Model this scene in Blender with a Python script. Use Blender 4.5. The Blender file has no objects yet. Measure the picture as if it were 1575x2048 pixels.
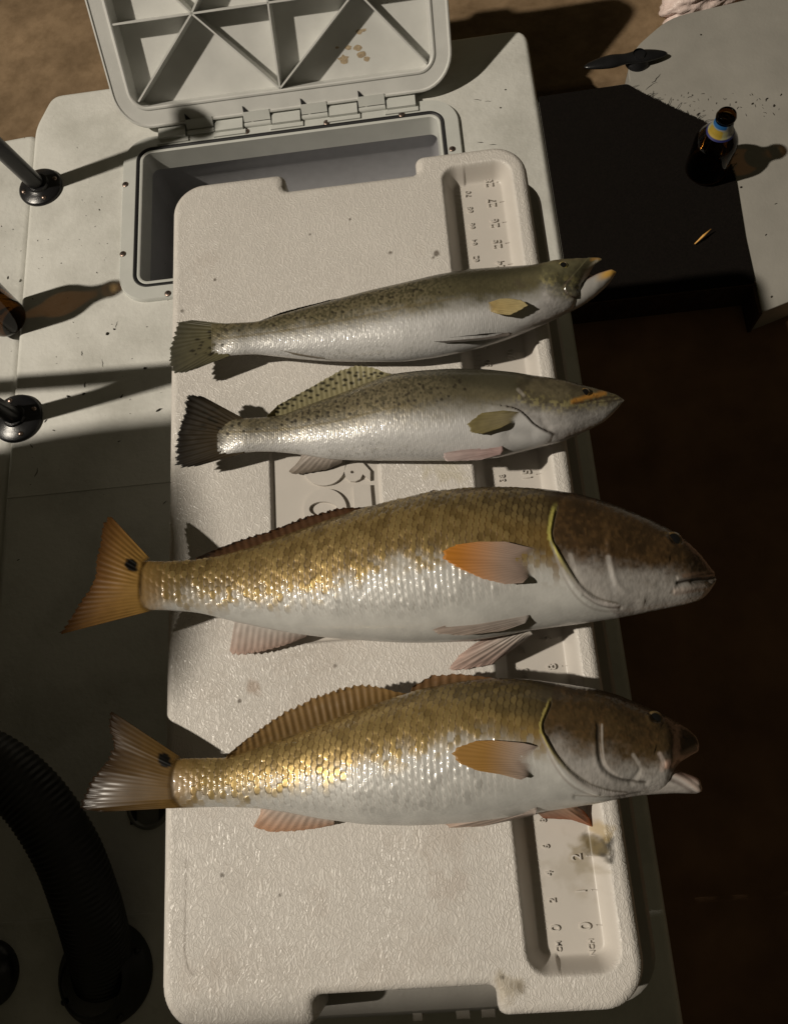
import bpy, bmesh, math, random
import numpy as np
from mathutils import Matrix, Vector

random.seed(7)
RNG = np.random.default_rng(7)
I = 0.0254            # everything below is authored in inches
Z0 = 32.0             # height of the ruler floor of the cooler lid above the world floor

S = bpy.context.scene
COL = S.collection

# ------------------------------------------------------------------ camera
CAM = np.array([-2.9942, 5.1635, 28.0355])
ROT = np.array([[0.993, 0.09624, 0.06848], [-0.07132, 0.95067, -0.30189], [-0.09416, 0.29489, 0.95088]])
FPX, PW, PH = 1600.0, 1575.0, 2048.0
cd = bpy.data.cameras.new('camera')
cd.sensor_fit = 'AUTO'; cd.sensor_width = 36.0
cd.lens = FPX / PH * 36.0
cd.clip_start = 0.02; cd.clip_end = 500.0
cam = bpy.data.objects.new('camera', cd); COL.objects.link(cam)
M = Matrix([list(ROT[i]) + [0] for i in range(3)] + [[0, 0, 0, 1]])
M.translation = Vector((CAM[0] * I, CAM[1] * I, (CAM[2] + Z0) * I))
cam.matrix_world = M
S.camera = cam

# ------------------------------------------------------------------ night sky
w = bpy.data.worlds.new('World'); S.world = w; w.use_nodes = True
bg = w.node_tree.nodes['Background']
bg.inputs['Color'].default_value = (1.0, 0.85, 0.52, 1)
bg.inputs['Strength'].default_value = 0.034

# ------------------------------------------------------------------ the lamp on the bank, left of the boat
LAMP = np.array([-260.0, -15.0, 268.0])
ld = bpy.data.lights.new('bank_lamp', 'POINT')
ld.energy = 3350.0; ld.color = (1.0, 0.905, 0.765); ld.shadow_soft_size = 0.13
lo = bpy.data.objects.new('bank_lamp', ld); COL.objects.link(lo)
lo.location = (LAMP[0] * I, LAMP[1] * I, (LAMP[2] + Z0) * I)

S.view_settings.view_transform = 'Standard'
S.view_settings.look = 'None'
S.view_settings.exposure = 0.0
S.view_settings.gamma = 1.0
S.render.engine = 'CYCLES'
S.cycles.max_bounces = 8
S.cycles.transparent_max_bounces = 12
S.cycles.caustics_reflective = False
S.cycles.caustics_refractive = False

# ------------------------------------------------------------------ helpers
def at(px, py, z):
    """point of the place at height z that shows at that pixel of the photograph (used for measuring it)"""
    d = ROT @ np.array([(px - PW / 2) / FPX, -(py - PH / 2) / FPX, -1.0])
    return CAM + d * ((z - CAM[2]) / d[2])

def at_arr(px, py, z):
    px = np.asarray(px, float); py = np.asarray(py, float); z = np.broadcast_to(np.asarray(z, float), px.shape)
    d = np.stack([(px - PW / 2) / FPX, -(py - PH / 2) / FPX, -np.ones_like(px)], -1) @ ROT.T
    return CAM + d * ((z - CAM[2]) / d[..., 2])[..., None]

def to_px(V):
    v = (np.asarray(V) - CAM) @ ROT
    return PW / 2 + FPX * v[..., 0] / -v[..., 2], PH / 2 - FPX * v[..., 1] / -v[..., 2]

def lin(r, g, b):
    f = lambda c: (c / 255 / 12.92) if c / 255 <= 0.04045 else ((c / 255 + 0.055) / 1.055) ** 2.4
    return np.array([f(r), f(g), f(b)])

def sstep(a, b, x):
    t = np.clip((x - a) / (b - a), 0, 1)
    return t * t * (3 - 2 * t)

def vnoise(x, y, seed=0, oct=1):
    x = np.asarray(x, float); y = np.asarray(y, float)
    out = np.zeros(np.broadcast(x, y).shape); amp = 1.0; tot = 0
    for o in range(oct):
        tab = np.random.default_rng(seed + o * 17).random((256, 256))
        xf = np.floor(x); yf = np.floor(y); u = x - xf; v = y - yf
        u = u * u * (3 - 2 * u); v = v * v * (3 - 2 * v)
        xi = xf.astype(int) & 255; yi = yf.astype(int) & 255
        x1 = (xi + 1) & 255; y1 = (yi + 1) & 255
        n = (tab[xi, yi] * (1 - u) + tab[x1, yi] * u) * (1 - v) + (tab[xi, y1] * (1 - u) + tab[x1, y1] * u) * v
        out += amp * n; tot += amp; amp *= 0.5; x = x * 2.03 + 11.3; y = y * 2.03 + 5.7
    return out / tot

def thing(name, label, cat, loc=(0, 0, 0), group=None):
    o = bpy.data.objects.new(name, None); COL.objects.link(o)
    o.empty_display_size = 0.05
    o.location = (loc[0] * I, loc[1] * I, (loc[2] + Z0) * I)
    o['label'] = label; o['category'] = cat
    o['_loc'] = [float(c) for c in loc]
    if group: o['group'] = group
    return o

def root_loc(p):
    while p is not None:
        if '_loc' in p.keys(): return np.array(p['_loc'])
        p = p.parent
    return np.array([0, 0, 0.0])

def add(name, V, F, mat, parent=None, smooth=True, col=None, attrs=None, mats=None, midx=None, kind=None, label=None):
    V = np.asarray(V, float).reshape(-1, 3)
    base = root_loc(parent)
    L = V - base
    if parent is None: L = L + np.array([0, 0, Z0])
    L = L * I
    me = bpy.data.meshes.new(name)
    if isinstance(F, np.ndarray):
        nf, k = F.shape
        me.vertices.add(len(L)); me.vertices.foreach_set('co', L.astype(np.float32).ravel())
        me.loops.add(nf * k); me.loops.foreach_set('vertex_index', F.astype(np.int32).ravel())
        me.polygons.add(nf); me.polygons.foreach_set('loop_start', (np.arange(nf) * k).astype(np.int32))
        me.polygons.foreach_set('loop_total', np.full(nf, k, np.int32))
        me.update(calc_edges=True)
    else:
        me.from_pydata(L.tolist(), [], F)
    me.validate()
    me.polygons.foreach_set('use_smooth', np.full(len(me.polygons), smooth))
    for m in (mats or [mat]): me.materials.append(m)
    if midx is not None: me.polygons.foreach_set('material_index', np.asarray(midx, np.int32))
    if col is not None:
        c = np.asarray(col, np.float32)
        if c.shape[1] == 3: c = np.concatenate([c, np.ones((len(c), 1), np.float32)], 1)
        a = me.color_attributes.new('Col', 'FLOAT_COLOR', 'POINT'); a.data.foreach_set('color', c.ravel())
    for k, v in (attrs or {}).items():
        a = me.attributes.new(k, 'FLOAT', 'POINT'); a.data.foreach_set('value', np.asarray(v, np.float32).ravel())
    o = bpy.data.objects.new(name, me); COL.objects.link(o)
    if parent is not None: o.parent = parent
    if kind: o['kind'] = kind
    if label: o['label'] = label
    return o

class MB:
    """collects simple shapes that become ONE mesh"""
    def __init__(s): s.V = []; s.F = []
    def raw(s, V, F):
        n = len(s.V); s.V += [list(map(float, v)) for v in V]; s.F += [[i + n for i in f] for f in F]; return s
    def box(s, c, h, ax=None):
        ax = np.eye(3) if ax is None else np.asarray(ax)
        V = [np.asarray(c) + ax.T @ (np.array([i, j, k]) * np.asarray(h)) for i in (-1, 1) for j in (-1, 1) for k in (-1, 1)]
        return s.raw(V, [[0, 1, 3, 2], [4, 6, 7, 5], [0, 4, 5, 1], [2, 3, 7, 6], [0, 2, 6, 4], [1, 5, 7, 3]])
    def lathe(s, prof, c, n=40, axis=(0, 0, 1)):
        axis = np.asarray(axis, float); axis /= np.linalg.norm(axis)
        a = np.array([1, 0, 0]) if abs(axis[0]) < .9 else np.array([0, 1, 0])
        u = np.cross(axis, a); u /= np.linalg.norm(u); v = np.cross(axis, u)
        V = []
        for r, z in prof:
            for k in range(n):
                t = 2 * math.pi * k / n
                V.append(np.asarray(c) + axis * z + (u * math.cos(t) + v * math.sin(t)) * r)
        F = []
        for i in range(len(prof) - 1):
            for k in range(n):
                F.append([i * n + k, i * n + (k + 1) % n, (i + 1) * n + (k + 1) % n, (i + 1) * n + k])
        return s.raw(V, F)
    def tube(s, pts, rad, n=14, cap=True):
        pts = np.asarray(pts, float); rad = np.broadcast_to(np.asarray(rad, float), (len(pts),))
        T = np.gradient(pts, axis=0); T /= np.linalg.norm(T, axis=1)[:, None]
        up = np.array([0, 0, 1.0]) if abs(T[0][2]) < .9 else np.array([1.0, 0, 0])
        u = np.cross(T[0], up); u /= np.linalg.norm(u)
        V = []
        for p, t, r in zip(pts, T, rad):
            u = u - t * (u @ t); u /= np.linalg.norm(u); v = np.cross(t, u)
            for k in range(n):
                a = 2 * math.pi * k / n
                V.append(p + (u * math.cos(a) + v * math.sin(a)) * r)
        F = []
        for i in range(len(pts) - 1):
            for k in range(n):
                F.append([i * n + k, i * n + (k + 1) % n, (i + 1) * n + (k + 1) % n, (i + 1) * n + k])
        if cap:
            F.append(list(range(n))[::-1]); F.append([(len(pts) - 1) * n + k for k in range(n)])
        return s.raw(V, F)
    def loops(s, LP, closed_top=False, closed_bot=False):
        """stack of closed loops with equal counts"""
        n = len(LP[0]); V = [p for l in LP for p in l]; F = []
        for i in range(len(LP) - 1):
            for k in range(n):
                F.append([i * n + k, i * n + (k + 1) % n, (i + 1) * n + (k + 1) % n, (i + 1) * n + k])
        if closed_bot: F.append(list(range(n))[::-1])
        if closed_top: F.append([(len(LP) - 1) * n + k for k in range(n)])
        return s.raw(V, F)
    def build(s, name, mat, parent=None, smooth=False, **k):
        return add(name, s.V, s.F, mat, parent, smooth, **k)

def autosmooth(o, deg=35):
    me = o.data
    me.polygons.foreach_set('use_smooth', np.ones(len(me.polygons), bool))
    me.set_sharp_from_angle(angle=math.radians(deg))
    return o

def rrect(x0, x1, y0, y1, r, n=8):
    P = []
    for cx, cy, a0 in ((x1 - r, y1 - r, 0), (x0 + r, y1 - r, 90), (x0 + r, y0 + r, 180), (x1 - r, y0 + r, 270)):
        for k in range(n + 1):
            a = math.radians(a0 + 90 * k / n); P.append((cx + r * math.cos(a), cy + r * math.sin(a)))
    return P

# ------------------------------------------------------------------ materials
def nodes(name):
    m = bpy.data.materials.new(name); m.use_nodes = True
    nt = m.node_tree; b = nt.nodes['Principled BSDF']
    return m, nt, b

def N(nt, typ, **kw):
    n = nt.nodes.new(typ)
    for k, v in kw.items():
        if k in n.inputs: n.inputs[k].default_value = v
        else: setattr(n, k, v)
    return n

def simple(name, col, rough=0.5, metal=0.0, noise=0.12, nscale=60, bump=0.0, bscale=400, spec=0.5, bdist=0.001):
    m, nt, b = nodes(name)
    b.inputs['Roughness'].default_value = rough; b.inputs['Metallic'].default_value = metal
    b.inputs['Specular IOR Level'].default_value = spec
    tc = N(nt, 'ShaderNodeTexCoord')
    nz = N(nt, 'ShaderNodeTexNoise', Scale=nscale, Detail=5.0)
    nt.links.new(tc.outputs['Object'], nz.inputs['Vector'])
    cr = N(nt, 'ShaderNodeValToRGB')
    c = np.array(col)
    cr.color_ramp.elements[0].position = 0.3; cr.color_ramp.elements[1].position = 0.7
    cr.color_ramp.elements[0].color = tuple(c * (1 - noise)) + (1,)
    cr.color_ramp.elements[1].color = tuple(np.minimum(c * (1 + noise), 1)) + (1,)
    nt.links.new(nz.outputs['Fac'], cr.inputs['Fac']); nt.links.new(cr.outputs['Color'], b.inputs['Base Color'])
    if bump:
        n2 = N(nt, 'ShaderNodeTexNoise', Scale=bscale, Detail=3.0)
        nt.links.new(tc.outputs['Object'], n2.inputs['Vector'])
        bp = N(nt, 'ShaderNodeBump', Strength=bump, Distance=bdist)
        nt.links.new(n2.outputs['Fac'], bp.inputs['Height']); nt.links.new(bp.outputs['Normal'], b.inputs['Normal'])
    return m

def deck_material():
    m, nt, b = nodes('deck_gelcoat')
    tc = N(nt, 'ShaderNodeTexCoord')
    b.inputs['Roughness'].default_value = 0.42
    n1 = N(nt, 'ShaderNodeTexNoise', Scale=9.0, Detail=6.0, Roughness=0.62)
    n2 = N(nt, 'ShaderNodeTexNoise', Scale=115.0, Detail=5.0, Roughness=0.6)
    n3 = N(nt, 'ShaderNodeTexVoronoi', Scale=95.0)
    for n in (n1, n2, n3): nt.links.new(tc.outputs['Object'], n.inputs['Vector'])
    cr = N(nt, 'ShaderNodeValToRGB')
    e = cr.color_ramp.elements
    e[0].position = 0.28; e[0].color = (0.50, 0.495, 0.455, 1)
    e[1].position = 0.56; e[1].color = (0.66, 0.655, 0.615, 1)
    nt.links.new(n1.outputs['Fac'], cr.inputs['Fac'])
    # scattered dark specks of grit
    sp = N(nt, 'ShaderNodeValToRGB'); s = sp.color_ramp.elements
    s[0].position = 0.045; s[0].color = (0.25, 0.22, 0.18, 1); s[1].position = 0.075; s[1].color = (1, 1, 1, 1)
    nt.links.new(n3.outputs['Distance'], sp.inputs['Fac'])
    n4 = N(nt, 'ShaderNodeTexNoise', Scale=14.0, Detail=2.0); nt.links.new(tc.outputs['Object'], n4.inputs['Vector'])
    rr = N(nt, 'ShaderNodeValToRGB'); r = rr.color_ramp.elements
    r[0].position = 0.52; r[0].color = (0, 0, 0, 1); r[1].position = 0.66; r[1].color = (1, 1, 1, 1)
    nt.links.new(n4.outputs['Fac'], rr.inputs['Fac'])
    mx = N(nt, 'ShaderNodeMix', data_type='RGBA', blend_type='MULTIPLY')
    nt.links.new(rr.outputs['Color'], mx.inputs['Factor']); nt.links.new(cr.outputs['Color'], mx.inputs['A']); nt.links.new(sp.outputs['Color'], mx.inputs['B'])
    nt.links.new(mx.outputs['Result'], b.inputs['Base Color'])
    bp = N(nt, 'ShaderNodeBump', Strength=0.5, Distance=0.0016)
    nt.links.new(n2.outputs['Fac'], bp.inputs['Height']); nt.links.new(bp.outputs['Normal'], b.inputs['Normal'])
    return m

def lid_material():
    m, nt, b = nodes('cooler_lid_plastic')
    tc = N(nt, 'ShaderNodeTexCoord')
    rn = N(nt, 'ShaderNodeTexNoise', Scale=16.0, Detail=5.0, Roughness=0.6)
    nt.links.new(tc.outputs['Object'], rn.inputs['Vector'])
    rm = N(nt, 'ShaderNodeMapRange'); rm.inputs['From Min'].default_value = 0.35; rm.inputs['From Max'].default_value = 0.65; rm.inputs['To Min'].default_value = 0.30; rm.inputs['To Max'].default_value = 0.56
    nt.links.new(rn.outputs['Fac'], rm.inputs['Value']); nt.links.new(rm.outputs['Result'], b.inputs['Roughness'])
    at_ = N(nt, 'ShaderNodeAttribute', attribute_name='Col')
    gr = N(nt, 'ShaderNodeAttribute', attribute_name='grain')
    nt.links.new(at_.outputs['Color'], b.inputs['Base Color'])
    # leather grain: thin raised creases, warped and drawn out
    wn = N(nt, 'ShaderNodeTexNoise', Scale=70.0, Detail=2.0)
    nt.links.new(tc.outputs['Object'], wn.inputs['Vector'])
    sub = N(nt, 'ShaderNodeVectorMath', operation='SUBTRACT'); sub.inputs[1].default_value = (0.5, 0.5, 0.5)
    nt.links.new(wn.outputs['Color'], sub.inputs[0])
    sc = N(nt, 'ShaderNodeVectorMath', operation='SCALE'); sc.inputs['Scale'].default_value = 0.011
    nt.links.new(sub.outputs['Vector'], sc.inputs[0])
    ad = N(nt, 'ShaderNodeVectorMath', operation='ADD')
    nt.links.new(tc.outputs['Object'], ad.inputs[0]); nt.links.new(sc.outputs['Vector'], ad.inputs[1])
    hs = []
    for rot, sx, scale in ((0.42, 0.42, 245.0), (-0.6, 0.40, 290.0), (0.05, 0.55, 480.0)):
        mp = N(nt, 'ShaderNodeMapping'); mp.inputs['Rotation'].default_value = (0, 0, rot); mp.inputs['Scale'].default_value = (1, sx, 0.02)
        nt.links.new(ad.outputs['Vector'], mp.inputs['Vector'])
        v = N(nt, 'ShaderNodeTexVoronoi', feature='DISTANCE_TO_EDGE', Scale=scale)
        nt.links.new(mp.outputs['Vector'], v.inputs['Vector'])
        cr = N(nt, 'ShaderNodeValToRGB'); e = cr.color_ramp.elements
        e[0].position = 0.0; e[0].color = (1, 1, 1, 1); e[1].position = 0.10; e[1].color = (0, 0, 0, 1)
        cr.color_ramp.interpolation = 'EASE'
        nt.links.new(v.outputs['Distance'], cr.inputs['Fac']); hs.append(cr.outputs['Color'])
    a1 = N(nt, 'ShaderNodeMath', operation='MAXIMUM'); nt.links.new(hs[0], a1.inputs[0]); nt.links.new(hs[1], a1.inputs[1])
    h3 = N(nt, 'ShaderNodeMath', operation='MULTIPLY'); nt.links.new(hs[2], h3.inputs[0]); h3.inputs[1].default_value = 0.45
    a2 = N(nt, 'ShaderNodeMath', operation='MAXIMUM'); nt.links.new(a1.outputs[0], a2.inputs[0]); nt.links.new(h3.outputs[0], a2.inputs[1])
    mu = N(nt, 'ShaderNodeMath', operation='MULTIPLY'); nt.links.new(a2.outputs[0], mu.inputs[0]); nt.links.new(gr.outputs['Fac'], mu.inputs[1])
    bp = N(nt, 'ShaderNodeBump', Strength=0.46, Distance=0.0006)
    nt.links.new(mu.outputs[0], bp.inputs['Height']); nt.links.new(bp.outputs['Normal'], b.inputs['Normal'])
    return m

def skin_material():
    m, nt, b = nodes('wet_fish_skin')
    a = N(nt, 'ShaderNodeAttribute', attribute_name='Col')
    nt.links.new(a.outputs['Color'], b.inputs['Base Color'])
    nt.links.new(a.outputs['Alpha'], b.inputs['Metallic'])
    b.inputs['Roughness'].default_value = 0.46
    b.inputs['Coat Weight'].default_value = 0.55; b.inputs['Coat Roughness'].default_value = 0.10
    b.inputs['Subsurface Weight'].default_value = 0.0
    tc = N(nt, 'ShaderNodeTexCoord')
    nz = N(nt, 'ShaderNodeTexNoise', Scale=420.0, Detail=2.0)
    nt.links.new(tc.outputs['Object'], nz.inputs['Vector'])
    bp = N(nt, 'ShaderNodeBump', Strength=0.22, Distance=0.0006)
    nt.links.new(nz.outputs['Fac'], bp.inputs['Height']); nt.links.new(bp.outputs['Normal'], b.inputs['Normal'])
    nt.links.new(bp.outputs['Normal'], b.inputs['Coat Normal'])
    return m

def fin_material():
    m, nt, b = nodes('wet_fin')
    out = nt.nodes['Material Output']
    a = N(nt, 'ShaderNodeAttribute', attribute_name='Col')
    nt.links.new(a.outputs['Color'], b.inputs['Base Color'])
    b.inputs['Roughness'].default_value = 0.48; b.inputs['Specular IOR Level'].default_value = 0.3
    b.inputs['Coat Weight'].default_value = 0.12; b.inputs['Coat Roughness'].default_value = 0.2
    tr = N(nt, 'ShaderNodeBsdfTranslucent'); nt.links.new(a.outputs['Color'], tr.inputs['Color'])
    mx = N(nt, 'ShaderNodeMixShader'); mx.inputs['Fac'].default_value = 0.3
    tp = N(nt, 'ShaderNodeBsdfTransparent')
    mx2 = N(nt, 'ShaderNodeMixShader'); nt.links.new(a.outputs['Alpha'], mx2.inputs['Fac'])
    nt.links.new(b.outputs[0], mx.inputs[1]); nt.links.new(tr.outputs[0], mx.inputs[2])
    nt.links.new(tp.outputs[0], mx2.inputs[1]); nt.links.new(mx.outputs[0], mx2.inputs[2])
    nt.links.new(mx2.outputs[0], out.inputs['Surface'])
    return m

def glass_material():
    m, nt, b = nodes('amber_glass')
    out = nt.nodes['Material Output']
    tp = N(nt, 'ShaderNodeBsdfTransparent'); tp.inputs['Color'].default_value = (0.25, 0.15, 0.055, 1)
    gl = N(nt, 'ShaderNodeBsdfGlossy'); gl.inputs['Roughness'].default_value = 0.06; gl.inputs['Color'].default_value = (1, 1, 1, 1)
    fr = N(nt, 'ShaderNodeFresnel', IOR=1.28)
    mx = N(nt, 'ShaderNodeMixShader')
    nt.links.new(fr.outputs[0], mx.inputs['Fac']); nt.links.new(tp.outputs[0], mx.inputs[1]); nt.links.new(gl.outputs[0], mx.inputs[2])
    nt.links.new(mx.outputs[0], out.inputs['Surface'])
    return m

def vcol_material(name, rough=0.5, spec=0.5, coat=0.0):
    m, nt, b = nodes(name)
    a = N(nt, 'ShaderNodeAttribute', attribute_name='Col')
    nt.links.new(a.outputs['Color'], b.inputs['Base Color'])
    b.inputs['Roughness'].default_value = rough; b.inputs['Specular IOR Level'].default_value = spec
    b.inputs['Coat Weight'].default_value = coat
    return m

def ground_material():
    m, nt, b = nodes('brown_ground')
    tc = N(nt, 'ShaderNodeTexCoord')
    b.inputs['Roughness'].default_value = 0.75; b.inputs['Specular IOR Level'].default_value = 0.25
    n1 = N(nt, 'ShaderNodeTexNoise', Scale=7.0, Detail=7.0, Roughness=0.6)
    n2 = N(nt, 'ShaderNodeTexNoise', Scale=38.0, Detail=5.0, Roughness=0.6)
    for n in (n1, n2): nt.links.new(tc.outputs['Object'], n.inputs['Vector'])
    cr = N(nt, 'ShaderNodeValToRGB'); e = cr.color_ramp.elements
    e[0].position = 0.3; e[0].color = (0.15, 0.100, 0.055, 1); e[1].position = 0.68; e[1].color = (0.275, 0.19, 0.112, 1)
    nt.links.new(n1.outputs['Fac'], cr.inputs['Fac'])
    c2 = N(nt, 'ShaderNodeValToRGB'); e = c2.color_ramp.elements
    e[0].position = 0.3; e[0].color = (0.72, 0.70, 0.66, 1); e[1].position = 0.62; e[1].color = (1, 1, 1, 1)
    nt.links.new(n2.outputs['Fac'], c2.inputs['Fac'])
    mx = N(nt, 'ShaderNodeMix', data_type='RGBA', blend_type='MULTIPLY'); mx.inputs['Factor'].default_value = 1
    nt.links.new(cr.outputs['Color'], mx.inputs['A']); nt.links.new(c2.outputs['Color'], mx.inputs['B'])
    nt.links.new(mx.outputs['Result'], b.inputs['Base Color'])
    bp = N(nt, 'ShaderNodeBump', Strength=0.25, Distance=0.004)
    nt.links.new(n2.outputs['Fac'], bp.inputs['Height']); nt.links.new(bp.outputs['Normal'], b.inputs['Normal'])
    return m

MAT = dict(
    deck=deck_material(), lid=lid_material(), skin=skin_material(), fin=fin_material(), glass=glass_material(), ground=ground_material(),
    side=simple('side_deck_dimmed_gelcoat', (0.30, 0.287, 0.258), 0.55, noise=0.09, nscale=14, bump=0.25, bscale=200),  # grey lowered so the colour holds the light falloff to the right
    frame=simple('hatch_plastic', (0.56, 0.57, 0.54), 0.38, noise=0.04, nscale=30, bump=0.05, bscale=500),
    panel=simple('hatch_panel_plastic', (0.60, 0.60, 0.575), 0.45, noise=0.07, nscale=22, bump=0.12, bscale=300),
    gasket=simple('black_rubber', (0.008, 0.008, 0.009), 0.55),
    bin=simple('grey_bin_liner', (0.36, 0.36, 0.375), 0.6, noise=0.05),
    black=simple('black_powder_coat', (0.010, 0.010, 0.011), 0.28, noise=0.2, bump=0.2, bscale=700),
    hose=simple('black_ribbed_hose', (0.010, 0.010, 0.009), 0.5, noise=0.3),
    steel=simple('stainless_steel', (0.34, 0.26, 0.22), 0.38, metal=1.0, noise=0.3, nscale=300),
    slot=simple('dark_screw_recess', (0.03, 0.022, 0.02), 0.6),
    shade_sheet=simple('black_shade_sheet', (0.0065, 0.005, 0.004), 0.95, noise=0.4, nscale=500, bump=0.8, bscale=900, spec=0.1),  # near-black colour standing in for shadow on the side deck
    sole=simple('dark_cockpit_floor', (0.20, 0.115, 0.07), 0.8, noise=0.25, nscale=12, spec=0.15),
    shade_edge=simple('brown_shade_edge', (0.05, 0.03, 0.018), 0.9, noise=0.3, nscale=60, spec=0.1),
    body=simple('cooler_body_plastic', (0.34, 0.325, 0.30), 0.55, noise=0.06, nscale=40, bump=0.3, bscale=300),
    num=simple('raised_plastic', (0.565, 0.53, 0.488), 0.4, noise=0.03),
    grime=simple('dark_grime', (0.030, 0.023, 0.016), 0.8, noise=0.4, nscale=300),
    rust=simple('tan_residue', (0.36, 0.28, 0.18), 0.8, noise=0.3, nscale=300),
    straw=simple('dry_straw', (0.75, 0.40, 0.10), 0.6, noise=0.2, nscale=300),
    stone=simple('pale_stone', (0.74, 0.60, 0.55), 0.4, noise=0.12, nscale=45, bump=0.5, bscale=130, bdist=0.004),
    vcol=vcol_material('printed_label', 0.55), eye=vcol_material('wet_eye', 0.08, 0.6, 1.0),
    blocker=simple('shade_blocker_paint', (0.02, 0.02, 0.022), 0.3),
    clear=simple('grey_fitting_plastic', (0.16, 0.16, 0.14), 0.25, noise=0.1),
    water=simple('dark_water', (0.010, 0.012, 0.010), 0.08, noise=0.2, nscale=3, bump=0.2, bscale=12, bdist=0.02),
)

DZ = -15.0       # deck level below the ruler floor

# ------------------------------------------------------------------ setting: bank and water
mb = MB()
mb.box((0, 0, -31.95 - 0.5), (6000, 6000, 0.5)); mb.build('water', MAT['water'], kind='structure')
# the bank: a gently uneven sheet behind the boat
nx, ny = 160, 120
gx = np.concatenate([[-3000, -600], np.linspace(-90, 90, nx - 4), [600, 3000]])
gy = np.concatenate([np.linspace(52.75, 130, ny - 3), [300, 1200, 3000]])
X, Y = np.meshgrid(gx, gy, indexing='ij')
Zg = -21 + 0.5 * (vnoise(X / 9, Y / 9, 3, 3) - 0.5)
V = np.stack([X, Y, Zg], -1).reshape(-1, 3)
ii = np.arange(nx * ny).reshape(nx, ny)
F = np.stack([ii[:-1, :-1], ii[1:, :-1], ii[1:, 1:], ii[:-1, 1:]], -1).reshape(-1, 4)
skirt0 = np.stack([gx, np.full(nx, 52.75), np.full(nx, -32.0)], -1)
V = np.concatenate([V, skirt0]); k0 = nx * ny
F2 = np.array([[k0 + i, k0 + i + 1, ii[i + 1, 0], ii[i, 0]] for i in range(nx - 1)])
add('ground', V, np.concatenate([F, F2]), MAT['ground'], kind='structure')

# ------------------------------------------------------------------ the boat
boat = thing('skiff', 'off white skiff with an open deck hatch and black platform legs, under the cooler', 'boat', (-8, 20, -31.9))

def slab(outline, z_top, z_bot, rad, hole=None, nb=5):
    """rounded-edge slab; outline counter-clockwise"""
    P = np.asarray(outline, float); n = len(P)
    nx_ = np.roll(P, -1, 0) - P; nx_ /= np.linalg.norm(nx_, axis=1)[:, None]
    nrm = np.stack([nx_[:, 1], -nx_[:, 0]], 1)
    vn = nrm + np.roll(nrm, 1, 0); vn /= (1 + np.sum(nrm * np.roll(nrm, 1, 0), 1))[:, None]
    LP = [[(p[0], p[1], z_bot) for p in P]]
    for k in range(nb + 1):
        a = math.pi / 2 * k / nb
        off = -rad * (1 - math.cos(a)); z = z_top - rad * (1 - math.sin(a))
        Q = P + vn * off
        LP.append([(q[0], q[1], z) for q in Q])
    mb = MB(); mb.loops(LP)
    bm = bmesh.new()
    vs = [bm.verts.new(v) for v in mb.V]
    for f in mb.F: bm.faces.new([vs[i] for i in f])
    top = vs[-n:]
    if hole is None:
        bmesh.ops.triangle_fill(bm, use_beauty=True, use_dissolve=False, edges=[bm.edges.get((top[i], top[(i + 1) % n])) for i in range(n)])
    else:
        hv = [bm.verts.new((p[0], p[1], z_top)) for p in hole]
        ed = [bm.edges.get((top[i], top[(i + 1) % n])) for i in range(n)]
        ed += [bm.edges.new((hv[i], hv[(i + 1) % len(hv)])) for i in range(len(hv))]
        bmesh.ops.triangle_fill(bm, use_beauty=True, use_dissolve=False, edges=ed)
    bmesh.ops.recalc_face_normals(bm, faces=bm.faces)
    bm.verts.index_update()
    Vv = [tuple(v.co) for v in bm.verts]; Ff = [[v.index for v in f.verts] for f in bm.faces]
    bm.free()
    return Vv, Ff

def roundpoly(P, r, n=5):
    """round the corners of a polygon; r one radius or one per corner"""
    P = [np.array(p, float) for p in P]; out = []
    for i, p in enumerate(P):
        rr = r[i] if isinstance(r, (list, tuple)) else r
        a = P[i - 1] - p; b = P[(i + 1) % len(P)] - p
        la, lb = np.linalg.norm(a), np.linalg.norm(b)
        d = min(rr, la * .45, lb * .45)
        if d < 1e-3: out.append(tuple(p)); continue
        A = p + a / la * d; B = p + b / lb * d
        for k in range(n + 1):
            t = k / n
            out.append(tuple((1 - t) ** 2 * A + 2 * t * (1 - t) * p + t * t * B))
    return out

# raised casting deck under the cooler, with the hatch hole cut through
FR = (-22.65, 0.15, 34.35, 47.25)
deck_out = roundpoly([(-29.3, -24), (5.45, -24), (5.45, 52.5), (-28.2, 52.3), (-29.3, 49.6)], [1, 1, 1.2, .8, .8])
V, F = slab(deck_out, DZ, -31.8, 0.4, hole=rrect(FR[0] + .4, FR[1] - .4, FR[2] + .4, FR[3] - .4, 1.4))
autosmooth(add('casting_deck', V, F, MAT['deck'], boat), 40)
gun_out = roundpoly([(-48, -24), (-29.35, -24), (-29.35, 49.7), (-48, 48.5)], [1, .2, .8, 1])
V, F = slab(gun_out, DZ - .55, -31.8, 0.5)
autosmooth(add('gunwale', V, F, MAT['deck'], boat), 40)
# shallow moulded seams across the deck
mb = MB()
mb.box((-17.0, 22.05, DZ + .02), (12.1, .06, .06)); mb.build('moulded_seam', MAT['deck'], boat)
mb = MB()
mb.box((-20.6, -1.05, DZ + .02), (8.0, .06, .05)); mb.build('moulded_seam', MAT['deck'], boat)

# far side deck right of the motor well
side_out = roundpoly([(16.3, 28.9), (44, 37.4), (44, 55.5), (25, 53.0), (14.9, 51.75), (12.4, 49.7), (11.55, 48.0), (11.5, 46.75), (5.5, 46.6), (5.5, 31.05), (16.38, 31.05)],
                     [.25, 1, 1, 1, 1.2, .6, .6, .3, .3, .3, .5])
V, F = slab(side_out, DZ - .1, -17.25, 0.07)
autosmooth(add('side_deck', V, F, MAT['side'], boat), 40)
mb = MB(); mb.box((25, 4.5, -17.8), (19.5, 30, .5)); mb.build('cockpit_floor', MAT['sole'], boat)

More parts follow.
